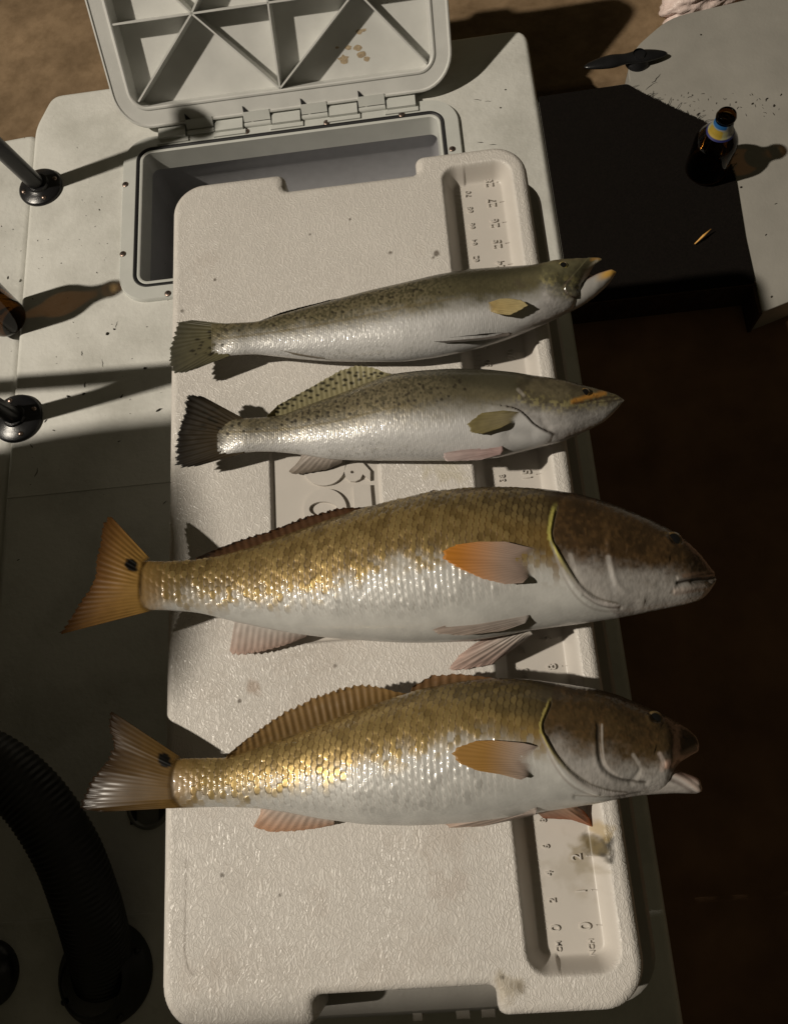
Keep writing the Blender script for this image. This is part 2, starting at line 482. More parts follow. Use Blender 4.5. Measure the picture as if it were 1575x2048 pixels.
# black sheet darkening the side deck in place of shadow, edge frayed
sheet_t = thing('shadow_sheet', 'ragged edged black sheet standing in for shadow beside the brown bottle', 'mat', (10, 40, DZ - .1))
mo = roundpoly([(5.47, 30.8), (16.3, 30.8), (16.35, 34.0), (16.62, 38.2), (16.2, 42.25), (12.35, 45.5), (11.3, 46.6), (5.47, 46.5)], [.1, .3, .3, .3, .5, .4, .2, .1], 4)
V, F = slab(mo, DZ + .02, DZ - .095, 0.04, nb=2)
add('shade_sheet', V, F, MAT['shade_sheet'], sheet_t, False)
mb = MB(); mb.box((10.9, 30.8, DZ - 1.13), (5.42, .1, 1.1)); mb.box((16.2, 29.9, DZ - 1.16), (.08, 1.1, 1.06)); mb.build('shade_drape', MAT['shade_edge'], sheet_t)  # dark strips laid over step faces as painted shade
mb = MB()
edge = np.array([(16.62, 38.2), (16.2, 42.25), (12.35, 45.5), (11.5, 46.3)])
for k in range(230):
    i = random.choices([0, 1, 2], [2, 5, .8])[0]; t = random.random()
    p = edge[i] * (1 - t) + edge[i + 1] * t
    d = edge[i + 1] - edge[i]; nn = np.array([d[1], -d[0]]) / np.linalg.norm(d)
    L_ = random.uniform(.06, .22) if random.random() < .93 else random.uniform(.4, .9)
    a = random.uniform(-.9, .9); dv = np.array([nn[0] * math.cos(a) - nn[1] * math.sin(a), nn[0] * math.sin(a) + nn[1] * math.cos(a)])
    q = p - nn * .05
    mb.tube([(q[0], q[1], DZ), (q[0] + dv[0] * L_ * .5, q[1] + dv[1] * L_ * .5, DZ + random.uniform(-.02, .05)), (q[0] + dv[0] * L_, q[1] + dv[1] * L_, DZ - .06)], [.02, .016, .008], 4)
mb.build('frayed_fibre', MAT['shade_sheet'], sheet_t, True, kind='stuff')

# hatch frame: swept ring with gasket channel
def ring(profile, r0):
    LP = []
    for off, z in profile:
        LP.append([(p[0], p[1], z) for p in rrect(FR[0] + off, FR[1] - off, FR[2] + off, FR[3] - off, max(r0 - off, .3), 10)])
    return LP
FZ = DZ + .26
mb = MB(); mb.loops(ring([(0, DZ - .02), (.02, DZ + .16), (.1, FZ), (.96, FZ), (1.0, FZ - .04), (1.0, FZ - .3)], 2.0))
hf = autosmooth(mb.build('hatch_frame', MAT['frame'], boat), 35)
mb = MB(); mb.loops(ring([(.98, FZ - .2), (1.0, FZ + .012), (1.04, FZ + .02), (1.2, FZ - .03), (1.26, FZ - .16)], 2.0)); mb.build('gasket', MAT['gasket'], hf, True)
mb = MB(); mb.loops(ring([(1.22, FZ - .3), (1.22, FZ - .05), (1.26, FZ - .02), (1.36, FZ - .02), (1.42, FZ - .06), (1.5, FZ - 1.55), (1.46, FZ - 1.58)], 2.0)); autosmooth(mb.build('inner_rim', MAT['frame'], hf), 35)
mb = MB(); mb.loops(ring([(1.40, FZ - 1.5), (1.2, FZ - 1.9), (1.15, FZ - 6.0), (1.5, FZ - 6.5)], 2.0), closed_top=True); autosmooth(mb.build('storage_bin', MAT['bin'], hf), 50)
for px, py in ((251, 369), (246, 508), (336, 587), (346, 278), (493, 263), (653, 245), (803, 229), (904, 298)):
    p = at(px, py, FZ)
    mb = MB(); mb.lathe([(.22, -.02), (.215, .02), (.17, .045), (.10, .06), (.0, .062)], (p[0], p[1], FZ), 16)
    a = random.uniform(0, 1.5)
    nlat = len(mb.F)
    for q_ in (a, a + math.pi / 2):
        mb.box((p[0], p[1], FZ + .062), (.115, .022, .012), np.array([[math.cos(q_), math.sin(q_), 0], [-math.sin(q_), math.cos(q_), 0], [0, 0, 1]]))
    mi = [1 if i < 16 else (0 if i < nlat else 1) for i in range(len(mb.F))]
    mb.build('screw', None, hf, True, mats=[MAT['steel'], MAT['slot']], midx=mi)
# hatch lid, hinged at the far edge and leaning back
TH = math.radians(51)
HY, HZ = 47.15, DZ + .45
ex = np.array([1.0, 0, 0]); es = np.array([0, math.cos(TH), math.sin(TH)]); en = np.array([0, -math.sin(TH), math.cos(TH)])
def LPt(x, s, n): return np.array([0, HY, HZ]) + ex * x + es * s + en * n
def lid_at(px, py, n=0.0):
    d = ROT @ np.array([(px - PW / 2) / FPX, -(py - PH / 2) / FPX, -1.0])
    o = np.array([0, HY, HZ]) + en * n
    t = ((o - CAM) @ en) / (d @ en); p = CAM + d * t - np.array([0, HY, HZ])
    return np.array([p[0], p @ es])
LX0, LX1, LS0, LS1 = -22.6, 0.05, 0.35, 13.6
def lid_loops(profile, r0):
    out = []
    for off, n in profile:
        out.append([LPt(p[0], p[1], n) for p in rrect(LX0 + off, LX1 - off, LS0 + off, LS1 - off, max(r0 - off, .25), 10)])
    return out
DEP = -1.25
mb = MB()
mb.loops(lid_loops([(.25, DEP - .15), (.0, DEP + .2), (.0, -.12), (.05, 0.0), (.14, .02), (.22, -.06), (1.05, -.10), (1.12, -.02), (1.22, .0), (1.3, -.05), (1.38, DEP)], 2.3), closed_top=True, closed_bot=True)
hl = autosmooth(mb.build('hatch_lid', MAT['panel'], boat), 35)
def rib(a, b, w=.055):
    a = np.array(a); b = np.array(b); d = (b - a) / np.linalg.norm(b - a); q = np.array([-d[1], d[0]])
    V = []
    for n, ww in ((DEP - .03, w * 1.7), (-.06, w)):
        for p, sgn in ((a, -1), (a, 1), (b, 1), (b, -1)):
            c = p + q * sgn * ww; V.append(LPt(c[0], c[1], n))
    mb = MB(); mb.raw(V, [[0, 1, 2, 3][::-1], [4, 5, 6, 7], [0, 1, 5, 4], [1, 2, 6, 5], [2, 3, 7, 6], [3, 0, 4, 7]])
    mb.build('rib', MAT['panel'], hl)
A = lid_at(380, 17); Bv = lid_at(558, 170); Cc = lid_at(281, 196); Mid = lid_at(535, 5); Dd = lid_at(712, -9); Ec = lid_at(849, 122)
smid = (A[1] + Mid[1] + Dd[1]) / 3
xi0, xi1, si0, si1 = LX0 + 1.34, LX1 - 1.34, LS0 + 1.34, LS1 - 1.34
for P in (A, Mid, Dd): P[1] = smid
Bv[1] = si0
rib((xi0, smid), (xi1, smid)); 
rib((Bv[0], si0), (Mid[0], smid)); rib((Mid[0], smid), (Bv[0], si1))
rib((xi0 + .35, si0 + .35), A); rib(A, Bv); rib(Bv, Dd); rib(Dd, (xi1 - .35, si0 + .3))
rib((xi0 + .35, si1 - .35), A); rib(A, (Bv[0], si1)); rib((Bv[0], si1), Dd); rib(Dd, (xi1 - .35, si1 - .35))
# latch handle lump on the free edge
mb = MB(); c = LPt(-11.3, LS1 + .25, DEP * .5); mb.box(c, (1.3, .35, .45), np.array([ex, es, en])); mb.build('latch', MAT['frame'], hl)
# dried residue on the panel
for px, py, r in ((718, 63, 8), (697, 96, 7), (716, 95, 9), (688, 118, 12), (722, 108, 10), (733, 118, 7), (674, 95, 4), (728, 60, 5)):
    c = lid_at(px, py, DEP); r /= 31.0
    pts = [LPt(c[0], c[1], DEP + .012)] + [LPt(c[0] + r * 1.2 * math.cos(a) * random.uniform(.5, 1.1), c[1] + r * .75 * math.sin(a) * random.uniform(.5, 1.1), DEP + .006) for a in np.linspace(0, 2 * math.pi, 12)[:-1]]
    add('dried_residue', pts, [[0, 1 + k, 1 + (k + 1) % 11] for k in range(11)], MAT['rust'], hl)
# hinge: frame knuckles and lid barrels in turn
hx = [lid_at(x, y)[0] for x, y in ((315, 262), (372, 256), (429, 250), (487, 244), (543, 238), (602, 231), (657, 226), (716, 219), (772, 213), (832, 207))]
for k in range(10 - 1):
    a, b = hx[k], hx[k + 1]
    mb = MB()
    if k % 2 == 0:
        mb.box(((a + b) / 2, HY + .02, FZ + .14), ((b - a) / 2 - .05, .52, .16))
        mb.box(((a + b) / 2, HY - .62, FZ + .05), ((b - a) / 2 + .1, .18, .06))
        mb.build('hinge_knuckle', MAT['frame'], hf)
    else:
        mb.tube([((a + .06), HY - .18, HZ - .12), ((b - .06), HY - .18, HZ - .12)], .17, 12)
        mb.build('hinge_barrel', MAT['frame'], hl)
        V = [LPt(a + .12, .42, .03), LPt(a + .12, .98, .03), LPt(a + .62, .42, .03), LPt(a + .12, .42, -.04), LPt(a + .12, .98, -.04), LPt(a + .62, .42, -.04)]
        add('hinge_pocket_shade', V, [[0, 2, 1], [3, 4, 5], [0, 1, 4, 3], [1, 2, 5, 4], [2, 0, 3, 5]], MAT['gasket'], hl, False)  # flat black plate painted in for the shaded hollow
        V = LPt(0, 0, 0)
        mb = MB(); mb.box(LPt((a + b) / 2, .30, -.03), ((b - a) / 2 - .06, .3, .09), np.array([ex, es, en])); mb.build('hinge_leaf', MAT['frame'], hl)

# two black platform legs on flanges
def leg(px, py, lean, hgt, rflange, cap):
    b = at(px, py, DZ)
    top = b + np.array([lean[0] * hgt, lean[1] * hgt, hgt])
    ax = (top - b) / np.linalg.norm(top - b)
    mb = MB(); mb.tube([b, b + ax * hgt * .3, b + ax * hgt * .7, top], .56, 24)
    lg = autosmooth(mb.build('platform_leg', MAT['black'], boat), 50)
    mb = MB(); mb.lathe([(rflange, .01), (rflange, .13), (rflange - .1, .22), (rflange - .55, .32), (.74, .42), (.7, .6), (.5, .62)], b, 40)
    fl = autosmooth(mb.build('leg_flange', MAT['black'], lg), 50)
    for k in range(4):
        a = math.radians(20 + 90 * k); c = b + np.array([math.cos(a), math.sin(a), 0]) * (rflange - .38)
        mb = MB(); mb.lathe([(.16, .22), (.15, .32), (.08, .37), (0, .38)], c, 12); mb.build('bolt', MAT['steel'], lg, True)
    if cap:
        mb = MB(); mb.lathe([(0, -.2), (1.0, -.15), (1.05, .1), (.9, .35), (0, .4)], top, 24, ax); mb.build('leg_cap', MAT['black'], lg, True)
    return b
B1 = leg(83, 376, (-.16, -.03), 16.5, 1.5, True)
B2 = leg(36, 838, (-.10, -.02), 15.0, 1.6, False)
# cross brace of the platform, between the legs and the far side of the boat
mb = MB(); mb.tube([(B2[0] - 1.5, B2[1] - .3, 0.0), (B2[0] - 9, B2[1] - .1, .1), (B2[0] - 18, B2[1] + .3, .2)], .55, 16)
autosmooth(mb.build('platform_brace', MAT['black'], boat), 50)

# ribbed rigging hose rising out of a flange
fl = at(214, 1945, DZ)
pts = []
ctrl = np.array([fl + [0, 0, .2], at(195, 1880, -13.2), at(172, 1800, -11.6), at(128, 1690, -10.2), at(55, 1585, -9.2), at(-40, 1515, -8.6), at(-200, 1470, -7.8), np.array([-38.0, 3.0, -5.5]), np.array([-46.0, 3.5, -3.0])])
def catmull(C, n):
    C = np.vstack([2 * C[0] - C[1], C, 2 * C[-1] - C[-2]]); out = []
    for i in range(1, len(C) - 2):
        for t in np.linspace(0, 1, n, endpoint=False):
            out.append(.5 * ((2 * C[i]) + (-C[i - 1] + C[i + 1]) * t + (2 * C[i - 1] - 5 * C[i] + 4 * C[i + 1] - C[i + 2]) * t * t + (-C[i - 1] + 3 * C[i] - 3 * C[i + 1] + C[i + 2]) * t ** 3))
    out.append(C[-2]); return np.array(out)
cc = catmull(ctrl, 60)
sl = np.concatenate([[0], np.cumsum(np.linalg.norm(np.diff(cc, axis=0), axis=1))])
ss = np.arange(0, sl[-1], .05); cc = np.stack([np.interp(ss, sl, cc[:, k]) for k in range(3)], 1)
rad = 1.48 + .03 * np.sin(2 * math.pi * ss / .26) - .1 * sstep(4, 14, ss)
mb = MB(); mb.tube(cc, rad, 36)
ho = mb.build('rigging_hose', MAT['hose'], boat, True)
mb = MB(); mb.lathe([(2.35, .0), (2.35, .3), (2.2, .55), (1.95, .8), (1.78, 1.3), (1.6, 1.6), (1.48, 1.65)], fl, 48); autosmooth(mb.build('hose_flange', MAT['hose'], ho), 50)
for k in range(4):
    a = math.radians(-60 + 90 * k); c = fl + np.array([math.cos(a), math.sin(a), 0]) * 2.05
    mb = MB(); mb.lathe([(.15, .5), (.16, .75), (.08, .8), (0, .81)], c, 10); mb.build('bolt', MAT['black'], ho, True)
f2 = at(-22, 1948, DZ)
mb = MB(); mb.lathe([(1.6, 0), (1.6, .3), (1.4, .6), (.9, .9), (.85, 2.6), (.0, 2.7)], f2, 36); autosmooth(mb.build('cable_gland', MAT['black'], boat), 50)
# round flush fitting near the cooler's side
p = at(298, 1612, DZ)
mb = MB(); mb.lathe([(1.18, .0), (1.15, .12), (1.02, .16), (.93, .1), (.9, .02), (0, .02)], p, 40)
df = autosmooth(mb.build('drain_fitting', MAT['clear'], boat), 40)
mb = MB(); mb.box((p[0] - .78, p[1] - .1, DZ + .08), (.16, .75, .03)); mb.build('fitting_slot', MAT['gasket'], df)
mb = MB(); mb.box((p[0] + .72, p[1] - .1, DZ + .08), (.14, .7, .03)); mb.build('fitting_slot', MAT['gasket'], df)
# low horn cleat reaching over the notch corner
c0 = at(1166, 138, DZ + .1); c1 = at(1333, 110, DZ + .1)
t = np.linspace(0, 1, 40); ccx = c0[None] * (1 - t[:, None]) + c1[None] * t[:, None]
ccx[:, 2] += .15 - .9 * (t - .5) ** 2
prof = .56 * np.clip(1 - np.abs(2 * t - 1) ** 1.9, 0, 1) ** .6 * (1 - .3 * np.exp(-((t - .5) / .12) ** 2)) + .02
mb = MB(); mb.tube(ccx, prof, 20)
Vc = np.array(mb.V); Vc[:, 2] = (Vc[:, 2] - (DZ + .1)) * .5 + DZ + .28
cl = add('horn_cleat', Vc, mb.F, MAT['black'], boat, True)
mc = (c0 * .35 + c1 * .65)
mb = MB(); mb.lathe([(.8, -.55), (.75, -.35), (.45, -.1), (.4, .2)], (mc[0], mc[1], DZ + .46), 24); mb.build('cleat_foot', MAT['black'], cl, True)

# ------------------------------------------------------------------ unseen blockers added left of the view to shade deck and lid
blocker_root = boat
def blocker(x0, x1, y0, y1, z0, z1, r):
    LP = []
    for k in range(13):
        t = k / 12; z = z0 + (z1 - z0) * (1 - (1 - t) ** 1.6)
        o = 0.0 if t < .45 else (t - .45) ** 2 * 8.0
        LP.append([(p[0], p[1], z) for p in rrect(x0 + o, x1 - o, y0 + o, y1 - o, r, 6)])
    return LP
mb = MB(); mb.loops(blocker(-53, -43, -26, 22.0, -14, 22.5, 3), closed_top=True, closed_bot=True); main_blocker = mb.build('shade_blocker', MAT['blocker'], blocker_root, True)
mb = MB(); mb.loops(blocker(-52, -44, 3.0, 14.2, 17, 37.5, 3), closed_top=True, closed_bot=True); mb.build('shade_blocker_dome', MAT['blocker'], main_blocker, True)
mb = MB(); mb.loops(blocker(-52, -44, -1.2, 7, 17, 35.2, 1), closed_top=True, closed_bot=True); mb.build('shade_blocker_shoulder', MAT['blocker'], main_blocker, True)
mb = MB(); mb.box((-48, -15.05, 29), (4, 11, 14)); mb.build('shade_blocker_box', MAT['blocker'], blocker_root, True)  # plain box added to keep lamplight off the near deck
mb = MB(); mb.loops(blocker(-50, -45.5, -4, 12, -31.9, -13.8, 1.5), closed_top=True, closed_bot=True); mb.build('shade_blocker_base', MAT['blocker'], blocker_root, True)

# ------------------------------------------------------------------ the cooler
cool = thing('cooler', 'white cooler with a measuring ruler moulded into its grained lid, under four fish', 'cooler', (-5.9, 13.5, DZ))
TOP = 0.75
LXA, LXB, LYA, LYB = -13.32, 1.50, -2.18, 29.22
h = 0.045
gx = np.arange(LXA - .2, LXB + .25, h); gy = np.arange(LYA - .75, LYB + .2, h)
X, Y = np.meshgrid(gx, gy, indexing='ij')

def sd_rr(X, Y, x0, x1, y0, y1, r):
    """inside distance of a rounded rectangle (positive inside)"""
    qx = np.abs(X - (x0 + x1) / 2) - (x1 - x0) / 2 + r; qy = np.abs(Y - (y0 + y1) / 2) - (y1 - y0) / 2 + r
    return -(np.minimum(np.maximum(qx, qy), 0) + np.hypot(np.maximum(qx, 0), np.maximum(qy, 0)) - r)
def smin(a, b, k):
    hh = np.clip(.5 + .5 * (b - a) / k, 0, 1)
    return b * (1 - hh) + a * hh - k * hh * (1 - hh)
def lid_sd(X, Y):
    d = sd_rr(X, Y, LXA, LXB, LYA, LYB, 1.35)
    nt = -sd_rr(X, Y, -8.5, -3.0, 28.36, 32, .18)      # hand notch at the far end
    nb = -sd_rr(X, Y, -8.47, -2.98, -6, -1.36, .22)    # latch notch at the near end
    return smin(smin(d, nt, .35), nb, .35), nb
sd, nb = lid_sd(X, Y)
e = 1e-3
gxs = (lid_sd(X + e, Y)[0] - lid_sd(X - e, Y)[0]) / (2 * e); gys = (lid_sd(X, Y + e)[0] - lid_sd(X, Y - e)[0]) / (2 * e)
gl = np.hypot(gxs, gys) + 1e-9; gxs /= gl; gys /= gl
R_ = 0.36
dd = np.clip(sd, 0, R_)
Z = TOP - (R_ - np.sqrt(np.maximum(R_ ** 2 - (R_ - dd) ** 2, 0)))
# soft crown of the lid's main field
Z += .03 * sstep(.3, 2.0, sd)
# ruler trough
rd = sd_rr(X, Y, -1.92, .78, -1.08, 28.38, .62)
side = X + 1.92
wid = np.where(side < .9, .42, .34)
Z -= (.80) * sstep(0, 1, np.clip((rd + .12) / (wid + .12), 0, 1))
# plaque with the maker's lettering
pdist = sd_rr(X, Y, -9.42, -5.36, 9.4, 16.95, .12)
Z -= .17 * sstep(-.02, .07, pdist)
# gentle wobble of the moulding
Z += .02 * (vnoise(X / 2.2, Y / 2.2, 5, 2) - .5)
grain = sstep(.05, -.12, rd) * sstep(.02, -.04, pdist)
# snap the border onto the outline, drop it as a wall
near = np.abs(sd) < h * 1.5
out_ = sd < 0
Xs = np.where(out_ | (np.abs(sd) < .5 * h), X - gxs * (sd), X); Ys = np.where(out_ | (np.abs(sd) < .5 * h), Y - gys * (sd), Y)
Z = np.where(np.abs(sd) < .5 * h, TOP - R_ + .02, Z)
Z = np.where(sd <= -.5 * h, -1.5, Z)
V = np.stack([Xs, Ys, Z], -1).reshape(-1, 3)
nxg, nyg = X.shape; ii = np.arange(nxg * nyg).reshape(nxg, nyg)
keep = (sd > -1.6 * h)
kf = keep[:-1, :-1] & keep[1:, :-1] & keep[1:, 1:] & keep[:-1, 1:]
F = np.stack([ii[:-1, :-1], ii[1:, :-1], ii[1:, 1:], ii[:-1, 1:]], -1)[kf]
use = np.zeros(len(V), bool); use[F.ravel()] = True
remap = np.cumsum(use) - 1
# colour: slightly pink off-white with stains where the photograph has them
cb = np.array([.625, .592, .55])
base = cb[None, None] * (0.93 + .12 * vnoise(X / 3.0, Y / 3.0, 9, 4))[..., None]
smooth_c = np.array([.565, .53, .488])
base = base * grain[..., None] + smooth_c * (0.96 + .06 * vnoise(X / 1.2, Y / 1.2, 31, 3))[..., None] * (1 - grain[..., None])
def stain(px, py, r, col, amt, seed, thr=.45, sx=1.0):
    global base
    p = at(px, py, TOP if px < 1020 else 0.1)
    d = np.hypot((X - p[0]) * sx, Y - p[1]) / r
    n = vnoise(X * 3.2, Y * 3.2, seed, 4)
    m = np.clip((n - thr - .55 * d + .45) * 3, 0, 1) * (d < 1.6) * amt
    base = base * (1 - m[..., None]) + np.array(col) * m[..., None]
stain(1192, 1690, .42, (.025, .018, .008), .95, 41, .30)
stain(1172, 1706, .60, (.22, .17, .08), .6, 42, .42)
stain(1198, 1660, .35, (.40, .30, .14), .7, 43, .42)
stain(1145, 1745, 1.0, (.42, .38, .32), .5, 44, .45)
stain(1010, 1975, .5, (.30, .24, .14), .5, 45, .45)
stain(1040, 1960, .3, (.12, .09, .05), .5, 46, .48)
stain(505, 1380, .35, (.28, .17, .10), .5, 47, .45)
stain(880, 935, .9, (.45, .40, .26), .4, 48, .45)
stain(900, 1775, .8, (.48, .42, .37), .5, 49, .45)
for px, py, r in ((872, 508, .10), (866, 516, .07), (780, 506, .07), (365, 622, .1), (480, 1402, .05), (670, 1332, .05), (1004, 1954, .07), (430, 560, .05), (620, 470, .04), (700, 440, .04), (560, 1790, .04), (445, 1750, .05)):
    stain(px, py, r, (.08, .06, .04), .8, int(px), .2)
for k in range(26):
    stain(random.uniform(380, 980), random.uniform(330, 1990), random.uniform(.3, 1.2), (.50, .45, .40), random.uniform(.15, .4), 60 + k, .46, random.uniform(.4, 1.5))
# hairline scratch and grey scuff along the near left rim
pl = np.array([at(x, y, TOP) for x, y in ((372, 1720), (371, 1780), (370, 1850), (369, 1905), (374, 1930), (386, 1950))])
dm = np.full(X.shape, 9.0)
for a, b in zip(pl[:-1], pl[1:]):
    ab = b[:2] - a[:2]; tt = np.clip(((X - a[0]) * ab[0] + (Y - a[1]) * ab[1]) / (ab @ ab), 0, 1)
    dm = np.minimum(dm, np.hypot(X - a[0] - ab[0] * tt, Y - a[1] - ab[1] * tt))
m = .55 * sstep(.05, .015, dm); base = base * (1 - m[..., None]) + np.array((.2, .17, .14)) * m[..., None]
lid = add('lid', V[use], remap[F], MAT['lid'], cool, True, col=base.reshape(-1, 3)[use], attrs={'grain': grain.reshape(-1)[use]})
lid.data.set_sharp_from_angle(angle=math.radians(60))

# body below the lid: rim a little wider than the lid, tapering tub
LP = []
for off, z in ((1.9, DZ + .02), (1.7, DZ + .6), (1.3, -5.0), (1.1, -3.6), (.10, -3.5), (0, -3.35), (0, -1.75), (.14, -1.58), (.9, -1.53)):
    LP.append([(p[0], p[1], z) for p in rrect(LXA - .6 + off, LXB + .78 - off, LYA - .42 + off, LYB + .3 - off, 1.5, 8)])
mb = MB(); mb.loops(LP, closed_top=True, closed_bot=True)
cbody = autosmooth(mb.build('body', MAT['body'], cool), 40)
for px in (838, 928, 978):
    p = at(px, 2046, -2.2)
    mb = MB(); mb.box((p[0], LYA - .45, -2.0), (.15 if px < 900 else .22, .16, .3)); mb.build('latch_tab', MAT['num'], cool)

# raised numerals, rotated to read from the right-hand side
def text_mesh(txt, size, depth, name, pos, parent, bold=0.0):
    cu = bpy.data.curves.new(name, 'FONT'); cu.body = txt; cu.size = size * I; cu.extrude = depth * I * .5
    cu.align_x = 'CENTER'; cu.align_y = 'CENTER'; cu.offset = bold * I; cu.resolution_u = 3
    tmp = bpy.data.objects.new(name, cu)
    me = bpy.data.meshes.new_from_object(tmp)
    bpy.data.objects.remove(tmp); bpy.data.curves.remove(cu)
    me.transform(Matrix.Rotation(math.pi / 2, 4, 'Z'))
    me.materials.append(MAT['num'])
    o = bpy.data.objects.new(name, me); COL.objects.link(o); o.parent = parent
    base = root_loc(parent); q = (np.array(pos) - base) * I
    o.location = tuple(q)
    return o
FLZ = -.015
for k in range(0, 29):
    if k in (3, 4, 5, 6, 10, 11, 12, 13, 17, 18, 22): continue      # under the fish
    text_mesh(str(k), .44 if k else .50, .07, 'numeral', (-.03, k, FLZ + .03), lid, .003)
for k in range(0, 74, 2):
    if k in (10, 12, 14, 16, 26, 28, 30, 32, 34, 44, 46, 56): continue
    text_mesh(str(k), .31 if k else .42, .06, 'numeral', (-.955, k / 2.54, FLZ + .03), lid, .002)
text_mesh('INCH', .22, .05, 'ruler_caption', (.06, -.62, FLZ + .02), lid, .004)
text_mesh('CM', .22, .05, 'ruler_caption', (-.93, -.52, FLZ + .02), lid, .004)
mb = MB()
for k in range(0, 29 * 4 - 3):
    y = k / 4; L_ = .34 if k % 4 == 0 else (.10 if k % 2 == 0 else .0)
    if L_: mb.box((.66 - L_ / 2, y, FLZ + .012), (L_ / 2, .012, .008))
    if k % 2 == 0: mb.lathe([(.028, 0), (.022, .03), (0, .035)], (.66 - L_ - .02, y, FLZ), 8)
for k in range(0, 145):
    y = k / 5.08; L_ = .3 if k % 2 == 0 else .2
    mb.box((-1.22 - L_ / 2, y, FLZ + .008), (L_ / 2, .010, .008))
mb.build('ruler_ticks', MAT['num'], lid, kind='stuff')

# raised lettering on the plaque
PZ = TOP + .03 - .17
def raised(name, outer, inner=None, hgt=.14):
    O = [at(x, y, PZ + hgt) for x, y in outer]
    bm = bmesh.new()
    def vloop(Ps, z): return [bm.verts.new((p[0], p[1], z)) for p in Ps]
    ot, ob = vloop(O, PZ + hgt), vloop(O, PZ - .02)
    ed = []
    def wall(t, b):
        n = len(t)
        for i in range(n): bm.faces.new([t[i], t[(i + 1) % n], b[(i + 1) % n], b[i]])
        for i in range(n): ed.append(bm.edges.get((t[i], t[(i + 1) % n])))
    wall(ot, ob)
    if inner:
        Q = [at(x, y, PZ + hgt) for x, y in inner]
        it, ib = vloop(Q, PZ + hgt), vloop(Q, PZ - .02); wall(it, ib)
    bmesh.ops.triangle_fill(bm, use_beauty=True, use_dissolve=False, edges=ed)
    bmesh.ops.recalc_face_normals(bm, faces=bm.faces); bm.verts.index_update()
    V = [tuple(v.co) for v in bm.verts]; F = [[v.index for v in f.verts] for f in bm.faces]; bm.free()
    return add(name, V, F, MAT['num'], lid, False)
def ell(cx, cy, rx, ry, n=40, p=2.0):
    return [(cx + rx * np.sign(math.cos(a)) * abs(math.cos(a)) ** (2 / p), cy + ry * np.sign(math.sin(a)) * abs(math.sin(a)) ** (2 / p)) for a in np.linspace(0, 2 * math.pi, n, endpoint=False)]
raised('raised_letter', ell(650, 1019, 43, 42), ell(646, 1018, 28, 15))
raised('raised_letter', ell(647, 930, 43, 41), ell(643, 928, 28, 15))
raised('raised_letter', [(706, 971), (740, 969), (746, 1040), (711, 1042)])
raised('raised_letter', [(740, 960), (725, 948), (720, 958), (710, 963), (700, 962), (691, 955), (688, 943), (692, 930), (705, 921), (722, 922), (733, 934), (740, 942)], ell(704, 944, 3.6, 3.0, 12))

# ------------------------------------------------------------------ fish
def interp_px(pts, xs):
    p = np.array(sorted(pts)); return np.interp(xs, p[:, 0], p[:, 1])
def gsm(a, k):
    if k <= 0: return a
    r = int(k * 3); kern = np.exp(-.5 * (np.arange(-r, r + 1) / k) ** 2); kern /= kern.sum()
    return np.convolve(np.pad(a, r, mode='edge'), kern, 'valid')
def chaikin(L, n=2):
    L = [np.array(p, float) for p in L]
    for _ in range(n):
        M_ = [L[0]]
        for a, b in zip(L[:-1], L[1:]): M_ += [a * .75 + b * .25, a * .25 + b * .75]
        L = M_ + [L[-1]]
    return L
def polydist(px, py, line):
    """unsigned distance and signed side to a polyline in pixels"""
    line = chaikin(line) if len(line) > 2 else line
    best = np.full(px.shape, 1e9); side = np.zeros(px.shape); tpar = np.zeros(px.shape)
    n = len(line) - 1
    for i in range(n):
        ax, ay = line[i]; bx, by = line[i + 1]
        dx, dy = bx - ax, by - ay
        t = np.clip(((px - ax) * dx + (py - ay) * dy) / (dx * dx + dy * dy), 0, 1)
        d = np.hypot(px - ax - dx * t, py - ay - dy * t)
        m = d < best
        best = np.where(m, d, best); side = np.where(m, np.sign((px - ax) * dy - (py - ay) * dx), side); tpar = np.where(m, (i + t) / n, tpar)
    return best, side, tpar

def scales(x, y, a, b, r):
    """x towards the tail, y across; returns ramp 0..1 (1 at the free edge), edge nearness, random id"""
    hgt = np.zeros(x.shape); edge = np.ones(x.shape); rid = np.zeros(x.shape); done = np.zeros(x.shape, bool)
    i0 = np.ceil((x - r) / a)
    for k in range(0, 5):
        i = i0 + k; cx = i * a
        par = np.mod(i, 2) * .5
        j = np.round(y / b - par); cy = (j + par) * b
        d = np.hypot(x - cx, y - cy); ok = (d <= r) & ~done
        hgt = np.where(ok, np.clip((x - cx) / r * .5 + .5, 0, 1), hgt)
        edge = np.where(ok, (r - d) / r, edge)
        rnd = np.mod(np.sin(i * 12.9898 + j * 78.233) * 43758.5453, 1.0)
        rid = np.where(ok, rnd, rid); done |= ok
    return hgt, edge, rid

